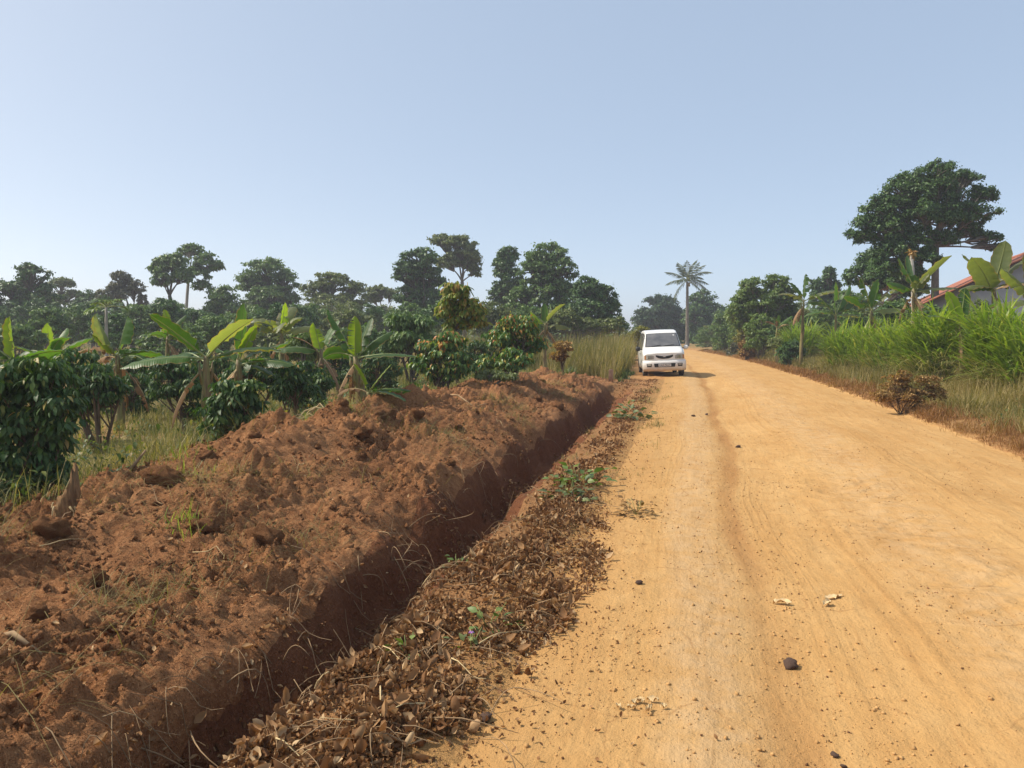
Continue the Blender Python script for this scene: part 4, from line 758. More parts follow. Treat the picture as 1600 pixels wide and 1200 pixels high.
ele = [('elephant grass clump below the arching pale banana leaves, first along the verge', 1252, 40, 60, 28, 900), ('elephant grass clump in front of the fan shaped banana plant', 1325, 31, 80, 36, 1100), ('tall elephant grass clump below the giant tree', 1402, 26, 98, 42, 1300),
       ('broad elephant grass clump before the house eave', 1470, 22.5, 112, 44, 1500), ('elephant grass clump right of the upright banana leaves', 1568, 18.8, 140, 46, 1500), ('elephant grass clump at the near end of the row with yellowed skirt', 1625, 17.5, 130, 60, 1500),
       ('short elephant grass clump between the two broadest clumps', 1435, 24, 76, 32, 800), ('thin elephant grass clump behind the upright banana leaves', 1520, 22, 110, 36, 800), ('sparse elephant grass clump in the gap under the blue-green banana leaves', 1365, 29, 74, 32, 700)]
for i, e in enumerate(ele): elephant(*e, seed=330 + i)

# ------------------------------------------------------------------ grass, litter, soil crumbs (too many to count)
def grass(name, label, n, tr_, sr, hh, ww, mat, seed, dens=None, lean=(0.05, 0.6), droop=(0.0, 0.6), K=2, tuft=6, rn=None):
    R = np.random.default_rng(seed); m = n // tuft
    s = sr[0] * (sr[1] / sr[0]) ** R.random(m * 3); t = R.uniform(tr_[0], tr_[1], m * 3)
    if dens is not None:
        k = R.random(m * 3) < dens(t, s); t = t[k]; s = s[k]
    t = t[:m]; s = s[:m]
    t = np.repeat(t, tuft) + R.normal(0, 0.05, len(t) * tuft); s = np.repeat(s, tuft) + R.normal(0, 0.05, len(s) * tuft)
    x = t + curve(s); P = np.stack([x, s, Ht(t, s) - 0.01], -1); k = len(P)
    big = 0.6 + 0.8 * smooth(-0.3, 0.4, gnoise(t * 0.8, s * 0.8, seed))
    L = R.uniform(hh[0], hh[1], k) * big; W = R.uniform(ww[0], ww[1], k) * np.clip(s / 14, 0.8, 2.2)
    V, F, ix = blades(P, R.uniform(0, 6.28, k), L, W, R.uniform(*lean, k), R.uniform(*droop, k), K)
    r = np.clip(0.5 + 0.5 * gnoise(t * 0.55, s * 0.55, seed + 5) + R.normal(0, 0.22, k), 0, 1)
    if rn is not None: r = np.clip(r + rn(t, s), 0, 1)
    o = mk(name, V, F, G[mat], None, False, {'rnd': r[ix]}); kind(o, 'stuff'); tag(o, label, 'grass'); return o
nz = lambda a, b, f, sd: (lambda t, s: smooth(a, b, gnoise(t * f, s * f, sd)))
grass('field_grass', 'yellowing grass growing between the coffee bushes and bananas', 66000, (-16, -4.9), (4.5, 34), (0.16, 0.42), (0.006, 0.012), 'fgrass', 401, lambda t, s: (1 - smooth(-5.9, -5.0, t)) * (0.35 + 0.65 * smooth(-0.35, 0.2, gnoise(t * 0.6, s * 0.6, 7))) + 0.25 * smooth(9, 14, s) * smooth(0.0, 0.3, gnoise(t, s, 8)) * (1 - smooth(-4.6, -4.2, t)))
grass('field_grass', 'sparse grass of the far field under the trees', 42000, (-70, -3.0), (30, 90), (0.25, 0.6), (0.010, 0.018), 'fgrass', 402, lambda t, s: smooth(-3.2, -4.5, t) * (1 - smooth(60, 90, -t)))
grass('tall_dry_grass', 'tall dry grass standing behind the end of the ditch beside the van', 30000, (-13.5, -2.4), (26.5, 50), (0.75, 1.7), (0.006, 0.012), 'vgrass', 403, lambda t, s: smooth(26.3, 28.5, s + 0.9 * (t + 2.0)) * 0.9 * (1 - smooth(-2.9, -2.3, t)), (0.02, 0.35), (0.0, 0.35), 3, 8)
grass('green_weeds', 'green weeds at the foot of the tall dry grass', 8000, (-9.0, -2.2), (27.2, 33), (0.22, 0.5), (0.010, 0.020), 'weed', 404, lambda t, s: smooth(27.0, 28.5, s) * smooth(-0.1, 0.25, gnoise(t * 0.5, s * 0.5, 12)), (0.1, 0.5), (0.1, 0.6), 3, 8)
grass('verge_grass', 'olive and straw coloured grass on the right verge', 90000, (4.9, 10), (7, 70), (0.22, 0.58), (0.005, 0.010), 'vgrass', 405, lambda t, s: smooth(4.85, 5.5, t), (0.05, 0.55), (0.0, 0.6), 3, 7)
grass('dry_edge_grass', 'low russet dry grass along the right road edge', 42000, (4.25, 5.7), (7, 80), (0.06, 0.26), (0.005, 0.010), 'rgrass', 406, lambda t, s: smooth(4.35, 4.7, t + 0.15 * gnoise(s * 0.8, t * 0, 9)) * (1 - smooth(5.1, 5.8, t)), (0.1, 0.75), (0.0, 0.7), 2, 7)
grass('far_grass', 'grass on the rising ground right of the road', 24000, (7, 45), (14, 95), (0.3, 0.8), (0.010, 0.018), 'vgrass', 407)
grass('bank_straw', 'dry stalks and grass strewn over the soil bank', 12000, (-5.6, -2.7), (2.6, 25), (0.10, 0.45), (0.002, 0.005), 'vgrass', 408, lambda t, s: smooth(0.1, 0.4, gnoise(t * 1.1, s * 0.8, 14)) + 0.05, (0.5, 0.98), (0.1, 0.9), 3, 5)
grass('bank_green', 'small green tufts of grass sprouting on the bank edge', 1500, (-5.8, -3.4), (3.0, 16), (0.08, 0.22), (0.004, 0.008), 'elephant', 409, lambda t, s: smooth(0.15, 0.35, gnoise(t * 0.9 + 5, s * 0.7, 15)), (0.1, 0.6), (0.0, 0.5), 3, 14)
grass('edge_weeds', 'thin weeds along the left road edge', 2600, (-1.75, -0.55), (6.5, 28), (0.05, 0.16), (0.004, 0.009), 'vgrass', 410, lambda t, s: smooth(0.1, 0.35, gnoise(t * 1.3 + 5, s * 0.8, 16)), (0.2, 0.9), (0.0, 0.6), 2, 8)

def litter_field(name, label, n, dens, sr, size, seed, mat='litter', tpl=CURL, pile=0.0, tr_=(-2.45, -0.2)):
    R = np.random.default_rng(seed); N = n * 5
    s = sr[0] * (sr[1] / sr[0]) ** R.random(N); t = R.uniform(tr_[0], tr_[1], N); d = dens(t, s); k = R.random(N) < d; t = t[k][:n]; s = s[k][:n]; d = d[k][:n]
    m = len(t); P = np.stack([t + curve(s), s, Ht(t, s) + 0.006 + pile * d * R.random(m)], -1); N_ = unit(rdir(R, m) * 0.9 + UP * 0.8); D = np.cross(N_, rdir(R, m)); L = R.uniform(*size, m)
    V, F, rv = scatter(tpl, P, D, N_, L, L * R.uniform(0.5, 0.85, m), R, np.clip(R.normal(0.5, 0.27, m), 0, 1))
    o = mk(name, V, F, G[mat], None, False, {'rnd': rv}); kind(o, 'stuff'); tag(o, label, 'dead leaves'); return o
def dens_near(t, s):
    edge = 0.22 * gnoise(s * 0.8, s * 0 + 1, 22) + 0.10 * gnoise(s * 2.6, s * 0 + 2, 23)
    right = np.interp(s, [2, 2.6, 3.2, 4.0, 5.5, 7.2, 8.5, 30], [-1.25, -1.15, -0.95, -0.72, -0.62, -0.80, -1.0, -1.1]) + edge
    a = 1 - smooth(right - 0.12, right + 0.10, t)
    bare = smooth(5.8, 6.6, s) * (1 - smooth(-1.55, -1.35, t)) * smooth(-1.95, -1.85, t)
    patch = 0.12 + 0.88 * smooth(-0.22, 0.22, gnoise(t * 1.9, s * 0.9, 24) + 0.4 * gnoise(t * 5, s * 4, 26))
    along = np.interp(s, [2, 6.5, 7.5, 9, 12, 30], [1.0, 1.0, 0.9, 0.55, 0.45, 0.35])
    return np.clip(a * (1 - 0.85 * bare) * patch * along, 0, 1) * (0.25 + 0.75 * smooth(-2.35, -2.0, t))
litter_field('leaf_litter', 'heap of curled brown dead leaves between the ditch and the road', 31000, dens_near, (2.2, 9.5), (0.012, 0.046), 421, pile=0.045)
litter_field('leaf_litter', 'larger pale dead leaves on top of the leaf heap', 1500, dens_near, (2.2, 9.5), (0.05, 0.085), 425, pile=0.075)
litter_field('leaf_litter', 'thinner dead leaf litter further along the ditch edge', 11000, dens_near, (8.5, 29), (0.035, 0.075), 422, pile=0.03)
litter_field('leaf_crumbs', 'scattered leaf crumbs on the left edge of the road', 2600, lambda t, s: np.exp(-np.clip(t + 0.95, 0, 9) * 4.5) * 0.8, (2.4, 20), (0.010, 0.03), 423, tr_=(-1.2, 0.6))
litter_field('bank_litter', 'dead leaves scattered over the soil bank and under the coffee bushes', 3800, lambda t, s: 0.08 + smooth(0.0, 0.35, gnoise(t * 0.9, s * 0.7, 25)), (2.6, 22), (0.018, 0.05), 424, tr_=(-7.5, -2.6))

# broad leaved weeds and seedlings between the bushes
def weeds(name, label, n, tr_, sr, hh, size, mat, seed, dens):
    R = np.random.default_rng(seed); s = sr[0] * (sr[1] / sr[0]) ** R.random(n); t = R.uniform(tr_[0], tr_[1], n); k = R.random(n) < dens(t, s); t = t[k]; s = s[k]; per = 14
    hgt = R.uniform(*hh, len(t)); t2 = np.repeat(t, per) + R.normal(0, 0.09, len(t) * per); s2 = np.repeat(s, per) + R.normal(0, 0.09, len(t) * per); m = len(t2)
    P = np.stack([t2 + curve(s2), s2, Ht(t2, s2) + R.random(m) * np.repeat(hgt, per)], -1); dr = rdir(R, m); L = R.uniform(*size, m)
    V, F, rv = scatter(LEAF8, P, unit(dr * np.array([1, 1, 0.4]) - UP * 0.3), unit(UP + dr * 0.6), L, L * 0.45, R, np.clip(R.normal(0.45, 0.25, m), 0, 1))
    o = mk(name, V, F, G[mat], None, False, {'rnd': rv}); kind(o, 'stuff'); tag(o, label, 'weeds'); return o
weeds('field_weeds', 'leafy weeds growing among the coffee bushes', 1900, (-15, -5.0), (5.5, 32), (0.12, 0.5), (0.04, 0.10), 'weed', 441, lambda t, s: smooth(-0.1, 0.25, gnoise(t * 0.7, s * 0.7, 42)) * smooth(-4.9, -5.8, t))
weeds('field_weeds', 'tall dark weeds below the shrubs along the bank crest', 500, (-7.5, -4.6), (9, 26), (0.2, 0.55), (0.05, 0.11), 'coffee', 442, lambda t, s: smooth(0.0, 0.3, gnoise(t * 0.9, s * 0.6, 43)) * smooth(-4.6, -5.4, t))
weeds('verge_weeds', 'small leafy weeds in the right verge grass', 700, (4.9, 9), (9, 50), (0.1, 0.4), (0.03, 0.08), 'weed', 443, lambda t, s: smooth(0.05, 0.3, gnoise(t * 0.8, s * 0.5, 44)))
weeds('tall_weeds', 'tall leafy weeds mixed into the dry grass beside the van', 900, (-11, -2.6), (27.5, 42), (0.3, 0.95), (0.06, 0.13), 'weed', 444, lambda t, s: smooth(-0.1, 0.3, gnoise(t * 0.6, s * 0.5, 45)) * smooth(26.5, 28.5, s + 0.9 * (t + 2)))
OCT = (np.array([(1, 0, 0), (-1, 0, 0), (0, 1, 0), (0, -1, 0), (0, 0, 1), (0, 0, -1)], float), [], [(0, 2, 4), (2, 1, 4), (1, 3, 4), (3, 0, 4), (2, 0, 5), (1, 2, 5), (3, 1, 5), (0, 3, 5)])
def crumbs(name, label, n, tr_, sr, size, mat, seed, dens=None, p=2.2):
    R = np.random.default_rng(seed); s = sr[0] * (sr[1] / sr[0]) ** R.random(n * 4); t = R.uniform(tr_[0], tr_[1], n * 4)
    k = R.random(n * 4) < (dens(t, s) if dens is not None else 1.0); t = t[k][:n]; s = s[k][:n]; n = len(t)
    L = size[0] * (size[1] / size[0]) ** (R.random(n) ** p); P = np.stack([t + curve(s), s, Ht(t, s) + L * 0.25], -1)
    V, F, _ = scatter(OCT, P, rdir(R, n), rdir(R, n), L, L * R.uniform(0.6, 1.0, n), R); V = V + R.normal(size=V.shape) * np.repeat(L, 6)[:, None] * 0.18
    o = mk(name, V, F, mat, None, True); kind(o, 'stuff'); tag(o, label, 'soil'); return o
crumbs('soil_crumbs', 'loose crumbs of red earth over the soil bank', 20000, (-6.2, -2.5), (2.4, 24), (0.004, 0.036), M['clod'], 431, lambda t, s: 0.15 + 0.85 * smooth(-0.1, 0.4, gnoise(t * 1.5, s * 1.5, 27)), 3.0)
M['pebble'] = m_plain('dark_pebble', (0.20, 0.10, 0.05), 0.9, 0.1, var=0.5, scale=30)
crumbs('road_grit', 'dark grit scattered over the sandy road', 5600, (-0.8, 4.4), (2.4, 26), (0.002, 0.009), M['pebble'], 432, lambda t, s: 0.12 + 0.9 * smooth(0.05, 0.45, gnoise(t * 1.8, s * 0.6, 28)) + 0.5 * np.exp(-((t - 0.6) / 0.35) ** 2) + 0.8 * np.exp(-np.clip(t + 0.8, 0, 9) * 3), 2.6)
M['roadcrumb'] = m_plain('ochre_crumb', (0.46, 0.27, 0.11), 0.9, 0.1, var=0.3, scale=30)
crumbs('road_crumbs', 'ochre soil crumbs scattered on the road', 6000, (-0.9, 4.4), (2.4, 26), (0.004, 0.014), M['roadcrumb'], 433, lambda t, s: 0.1 + smooth(0.0, 0.4, gnoise(t * 1.2 + 9, s * 0.7, 29)) + np.exp(-((t - 0.55) / 0.3) ** 2), 2.4)

# ------------------------------------------------------------------ clods, twigs and litter one can count
def blob_mesh(name, seed, mat, squash=0.75, rough=0.35, res=9):
    R = np.random.default_rng(seed); th = np.linspace(0, math.pi, res); ph = np.linspace(0, 2 * math.pi, 2 * res, endpoint=False); V = []
    for a in th:
        for b in (ph if 0 < a < math.pi - 1e-6 else ph[:1]):
            d = np.array([math.sin(a) * math.cos(b), math.sin(a) * math.sin(b), math.cos(a)])
            q = 1 + rough * float(gnoise(np.array([d[0] * 1.7 + d[2] * 1.1 + seed]), np.array([d[1] * 1.7 - d[2] * 0.9]), seed)[0]) * 2 + rough * 0.8 * float(np.abs(gnoise(np.array([d[0] * 4 + d[2] * 3]), np.array([d[1] * 4 + d[2] * 2 + seed]), seed + 3))[0])
            V.append(d * q * np.array([1, 1, squash]))
    m = 2 * res; Q = []; T = []; last = len(V) - 1
    for j in range(m): T.append((0, 1 + j, 1 + (j + 1) % m)); T.append((last, last - m + (j + 1) % m, last - m + j))
    for i in range(res - 3):
        for j in range(m): Q.append((1 + i * m + j, 1 + (i + 1) * m + j, 1 + (i + 1) * m + (j + 1) % m, 1 + i * m + (j + 1) % m))
    o = mk(name, np.array(V), [np.array(Q), np.array(T)], mat, None, True); me = o.data; bpy.data.objects.remove(o); return me
clods = [blob_mesh('clod', 500 + i, M['clod'], 0.7, 0.42, 10) for i in range(5)]
RC = np.random.default_rng(55); placed = 0
def put(me, name, px, py_or_none, d, r, label, cat, group=None, rz=None, sink=0.3, sc=(1, 1, 1), ts=None):
    if ts is not None: x, y = ts[0] + float(curve(ts[1])), ts[1]
    else: p = at(px, 522, d); x, y = p[0], p[1]
    o = bpy.data.objects.new(name, me); o.location = (x, y, Hs(x, y) + r * (0.7 - sink)); o.scale = (r * sc[0], r * sc[1], r * sc[2]); o.rotation_euler = (RC.uniform(-.3, .3), RC.uniform(-.3, .3), RC.uniform(0, 6.28) if rz is None else rz); link(o); return tag(o, label, cat, group)
put(clods[0], 'soil_clod', 405, None, 5.6, 0.13, 'largest dark clod of earth at the rim of the ditch bank', 'clod', sink=0.35)
put(clods[1], 'soil_clod', 598, None, 10.4, 0.16, 'big clod of earth on the bank below the bright banana plant', 'clod', sink=0.35, sc=(1.4, 1, 0.8))
put(clods[2], 'soil_clod', 250, None, 6.6, 0.12, 'clod of earth behind the cut stump on the crest of the bank', 'clod', sink=0.35, sc=(1.3, 1, 0.9))
for k in range(60):
    s = 2.7 * (22 / 2.7) ** RC.random(); t = RC.uniform(-5.6, -2.75)
    put(clods[k % 5], 'soil_clod', 0, None, 0, 0.035 + 0.065 * RC.random() ** 2 * (1 + s / 18), 'rough fist sized clod of red-brown earth lying on the soil bank', 'clod', 'clods on the soil bank', sink=0.4, ts=(t, s))
# dry stems and twigs
def stick(name, label, pts, r, cat='twig', group=None, mat='twig', sides=5):
    pts = np.asarray(pts, float); b = pts[0].copy(); mb = MB(); mb.tube(pts, np.linspace(r, r * 0.35, len(pts)), sides)
    o = mb.build(name, M[mat], None, True, None, b); o.location = b; return tag(o, label, cat, group)
RS = np.random.default_rng(77)
for k in range(46):                                              # stalks that bend out of the ditch wall
    s = RS.uniform(2.5, 6.8) if k < 34 else RS.uniform(6.8, 14); t = RS.uniform(-2.62, -2.3) + 0.25 * float(nearw(s)); x = t + float(curve(s)); z = float(Ht(np.array([t]), np.array([s]))[0])
    a = RS.uniform(-1.2, 1.2) + (0 if RS.random() < 0.75 else 2); L = RS.uniform(0.2, 0.55); f = np.linspace(0, 1, 8)[:, None]
    hd = np.array([math.cos(a), math.sin(a), 0]); kk = RS.uniform(-0.5, 0.9)
    P = np.array([x, s, z - 0.01]) + hd * L * (f * 0.8) + UP * L * (kk * f - RS.uniform(0.2, 1.1) * f ** 2) + RS.normal(size=3) * 0.05 * np.sin(f * 3)
    stick('dry_stalk', 'thin dry root or stalk bending out of the ditch wall', P, 0.0045, 'stalk', 'dry stalks along the ditch wall')
for k in range(40):                                              # twigs lying in the litter and on the bank
    s = 2.5 * (12 / 2.5) ** RS.random(); t = RS.uniform(-2.0, -0.7) if k < 24 else RS.uniform(-5.2, -2.8); a = RS.uniform(0, 6.28); L = RS.uniform(0.15, 0.5); f = np.linspace(-0.5, 0.5, 6)
    xs = t + f * L * math.cos(a); ys = s + f * L * math.sin(a); P = np.stack([xs + curve(ys), ys, Ht(xs, ys) + 0.03 + 0.05 * np.abs(np.sin(f * 3 + k))], -1)
    stick('dry_twig', 'thin dry twig lying in the dead leaf litter' if k < 24 else 'thin dry stalk lying on the bare soil bank', P, 0.004, 'twig', 'twigs in the leaf litter' if k < 24 else 'stalks lying on the soil bank', 'twig' if k % 3 else 'straw')
b0 = onground(500, 10.6)
for k in range(9):                                               # old banana leaf stalks by the bright banana plant
    a = at(545 - RS.uniform(0, 20), 522, 11.2 + RS.uniform(-.3, .3)); L = RS.uniform(0.8, 1.4); f = np.linspace(0, 1, 9)[:, None]; az = -RGT * RS.uniform(0.75, 1.0) - FWD * RS.uniform(-0.2, 0.5)
    P = a * np.array([1, 1, 0]) + az * L * f; P[:, 2] = H(P[:, 0], P[:, 1]) + 0.02 + RS.uniform(0.10, 0.28) * np.sin(f[:, 0] * math.pi)
    stick('banana_leaf_stalk', 'arched dry banana leaf stalk lying beside the bright banana plant', P, 0.016, 'stalk', 'dry banana leaf stalks', 'straw', 6)
stick('fallen_pole', 'long bare stick lying on the bank below the red tipped shrub', [at(p, 522, d) * np.array([1, 1, 0]) + UP * (Hs(*at(p, 522, d)[:2]) + 0.05 + h) for p, d, h in ((690, 14.6, 0.06), (715, 14.2, 0.05), (740, 13.9, 0.03), (760, 13.7, 0.02))], 0.02, 'stick', None, 'twig', 7)
stick('dark_branch', 'dark broken branch resting on the crest beside the cut stump', [at(p, 522, d) * np.array([1, 1, 0]) + UP * (Hs(*at(p, 522, d)[:2]) + h) for p, d, h in ((190, 7.2, 0.02), (207, 7.2, 0.07), (222, 7.25, 0.17))], 0.025, 'branch', None, 'twig', 7)
stick('pale_pole', 'smooth pole end poking out of the near edge of the bank', [at(p, 522, d) * np.array([1, 1, 0]) + UP * (Hs(*at(p, 522, d)[:2]) + h) for p, d, h in ((-60, 3.75, 0.0), (0, 3.72, 0.03), (45, 3.68, 0.035))], 0.022, 'pole', None, 'twig', 8)

mbs = MB()
for k in range(300):                                             # fine dry stems tangled in the litter and over the ditch edge
    s = 2.4 * (9.5 / 2.4) ** RS.random(); nr = float(nearw(s)); t = RS.uniform(-2.0, -0.75) + 0.1 * nr if k % 3 else RS.uniform(-2.7, -2.2) + 0.25 * nr
    a = RS.uniform(0, 6.28); L = RS.uniform(0.12, 0.42); f = np.linspace(-0.5, 0.5, 6); bend = RS.normal(0, 0.25)
    xs = t + L * (f * math.cos(a) - bend * f * f * math.sin(a)); ys = s + L * (f * math.sin(a) + bend * f * f * math.cos(a)); zs = Ht(xs, ys); zs = np.maximum(zs, zs.mean() - 0.05) + 0.025 + RS.uniform(0, 0.07) * (0.25 - f * f) * 4 + RS.normal() * 0.08 * f
    mbs.tube(np.stack([xs + curve(ys), ys, zs], -1), np.linspace(0.0032, 0.0016, 6), 3, False)
o = mbs.build('dry_stems', M['twig'], None); kind(o, 'stuff'); tag(o, 'tangle of fine dry stems in the leaf litter and at the ditch edge', 'stems')
# cut stump
def stump():
    b = onground(96, 6.3, 0.06); t = thing('tree_stump', 'cut conical banana stump with split fibrous side at the field edge', 'stump', b); R = np.random.default_rng(9); n = 18; zs = [0, 0.08, 0.17, 0.26, 0.34]; rs = [0.155, 0.13, 0.105, 0.085, 0.06]
    mb = MB(); g = []
    for z, r in zip(zs, rs):
        ring = []
        for k in range(n + 1):
            a = 2 * math.pi * (k % n) / n; q = r * (1 + 0.12 * math.sin(a * 7 + z * 5) + 0.07 * math.sin(a * 3) + 0.06 * R.normal()); zz = z * (1 + (0.55 * math.cos(a - 0.6) if z > 0.3 else 0)) + (0.03 * R.normal() if z > 0.3 else 0)
            ring.append((q * math.cos(a) + 0.05 * z, q * math.sin(a), zz))
        g.append(ring)
    g.append([(0.02, 0, 0.24)] * (n + 1)); mb.grid(g); mb.build('stump_body', M['stump'], t, True)
    m2 = MB()
    for k in range(16):
        a = R.uniform(0, 6.28); f = np.linspace(0, 1, 5)[:, None]; m2.tube(np.array([0.12 * math.cos(a), 0.12 * math.sin(a), 0.2]) + f * np.array([math.cos(a) * 0.09, math.sin(a) * 0.09, -0.2]) + R.normal(size=(5, 3)) * 0.008, [0.008, 0.007, 0.006, 0.005, 0.003], 4)
    m2.build('loose_fibres', M['straw'], t)
M['stump'] = m_bark('stump_fibre', (0.10, 0.05, 0.025), (0.38, 0.23, 0.11), (26, 26, 3))
stump()
# marker post
pb = onground(955, 26.6, 0.05); mb = MB(); mb.tube(np.array([(0, 0, 0), (0, 0, 0.2), (0.005, 0, 0.40), (0.005, 0, 0.43), (0.005, 0, 0.44)]), [0.085, 0.08, 0.078, 0.07, 0.03], 10); mp_ = mb.build('marker_post', m_plain('post_concrete', (0.36, 0.22, 0.14), 0.9, 0.1, var=0.3, scale=8, bump=0.4), None); mp_.location = pb; tag(mp_, 'short concrete marker post at the end of the ditch bank', 'post')
# things lying on the road
def leafy_mesh(name, L, W, curl, seed, mat):
    R = np.random.default_rng(seed); f = np.linspace(0, 1, 9); g = []
    for x in f:
        w = W * math.sin(min(1, x * 0.9 + 0.08) * math.pi) ** 0.7; g.append([(x * L, w * y, 0.012 + curl * (y * y) * w + 0.02 * L * math.sin(x * 7 + y * 2) + 0.006 * R.normal()) for y in np.linspace(-1, 1, 6)])
    mb = MB(); mb.grid(g); o = mb.build(name, mat, None); return o
M['huskp'] = m_plain('pale_husk', (0.62, 0.45, 0.24), 0.7, 0.15, var=0.25, scale=20)
def roadleaf(px, d, L, W, curl, rz, label, seed, name='dry_husk', cat='husk', group=None):
    o = leafy_mesh(name, L, W, curl, seed, M['huskp']); p = onground(px, d); o.location = p + UP * 0.004; o.rotation_euler = (0, 0, rz); return tag(o, label, cat, group)
roadleaf(1300, 5.0, 0.14, 0.02, 0.3, TH + 0.35, 'larger of two pale torn husks lying together on the road', 1); roadleaf(1298, 4.86, 0.09, 0.022, 0.7, TH + 0.7, 'curled smaller husk touching the larger torn husk on the road', 2)
roadleaf(1217, 4.93, 0.115, 0.022, 0.8, TH - 0.25, 'folded pale husk with dark end lying beside the rut', 3)
for k in range(7): roadleaf(968 + k * 14 + RS.uniform(-4, 4), 3.46 + RS.uniform(-.04, .05), RS.uniform(0.03, 0.06), 0.010, 0.6, RS.uniform(0, 6.28), 'pale shred of torn maize husk in a small trail on the road', 10 + k, 'husk_shred', 'husk', 'trail of husk shreds')
stones = [blob_mesh('stone', 540 + i, M['stone'], 0.7, 0.3, 8) for i in range(3)] if 'stone' in M else None
M['stone'] = m_plain('dark_stone', (0.09, 0.055, 0.04), 0.85, 0.2, var=0.5, scale=25, bump=0.5)
stones = [blob_mesh('stone', 540 + i, M['stone'], 0.7, 0.3, 8) for i in range(3)]
for px, d, r, lb in ((1248, 4.0, 0.033, 'dark lump of dung with straw beside the rut'), (1323, 3.13, 0.014, 'small black stone, larger of two lying close together'), (1338, 3.05, 0.011, 'small brown stone beside a black stone'), (1003, 5.16, 0.022, 'small dark clod alone on the pale left wheel track'), (757, 3.36, 0.026, 'dark curled clod beside the near end of the leaf litter'), (745, 3.27, 0.010, 'tiny dark pebble next to the curled clod'), (1157, 11.9, 0.032, 'round dark stone in the rut towards the van'), (1085, 16, 0.035, 'flat dark clod on the wheel track before the van'), (1106, 16.6, 0.032, 'flat dark clod beside a twin on the wheel track before the van')):
    put(stones[len(lb) % 3], 'road_stone', px, None, d, r, lb, 'stone', sink=0.15, sc=(1.3, 1, 0.8))
# small green seedlings in the litter
for i, (px, d, sc, lb) in enumerate(((715, 5.6, 0.12, 'small green seedling at the ditch rim above the leaf heap'), (762, 4.35, 0.16, 'broad leaved green weed growing out of the leaf heap'), (735, 4.1, 0.11, 'low weed with tiny purple flower in the leaf heap'), (635, 3.98, 0.13, 'droopy green seedling on the left of the leaf heap'), (997, 7.3, 0.16, 'upright weed with withered top at the road edge'), (905, 8.6, 0.26, 'patchy green creeper on the ditch side slope'), (890, 7.9, 0.2, 'brown and green weed below the creeper'), (985, 15.5, 0.35, 'low grey-green weed at the road edge before the van'))):
    R = np.random.default_rng(600 + i); b = onground(px, d, 0.01); n = 14 if i < 4 else 60; t = thing('weed_seedling', lb, 'weed', b); mb = MB()
    for k in range(4): v = np.array([R.normal() * 0.4, R.normal() * 0.4, 1]); mb.tube(np.array([(0, 0, 0), v * sc * 0.5, v * sc * 0.9 + R.normal(size=3) * 0.01]), [0.004, 0.003, 0.002], 4)
    mb.build('stem', M['cane'], t); P = R.normal(size=(n, 3)) * sc * (0.4 if i < 4 else 0.55); P[:, 2] = np.abs(P[:, 2]) * 0.6 + 0.02; dd = unit(P * np.array([1, 1, 0.3]) + R.normal(size=(n, 3)) * 0.02)
    V, F, rv = scatter(LEAF8, P, dd, unit(R.normal(size=(n, 3)) * 0.35 + UP), sc * R.uniform(0.3, 0.55, n), sc * 0.26, R); mk('leaves', V, F, G['light' if i in (0, 1, 3, 5) else ('olive' if i != 4 else 'drybush')], t, False, {'rnd': rv})
    if i == 2:
        m2 = MB()
        for k in range(5): a = k * 1.2566; m2.tube(np.array([(0, 0, 0.09), (0.010 * math.cos(a), 0.010 * math.sin(a), 0.095), (0.016 * math.cos(a), 0.016 * math.sin(a), 0.09)]), [0.003, 0.005, 0.002], 5)
        m2.build('flower', m_plain('purple_petal', (0.38, 0.16, 0.45), 0.6, 0.2), t)

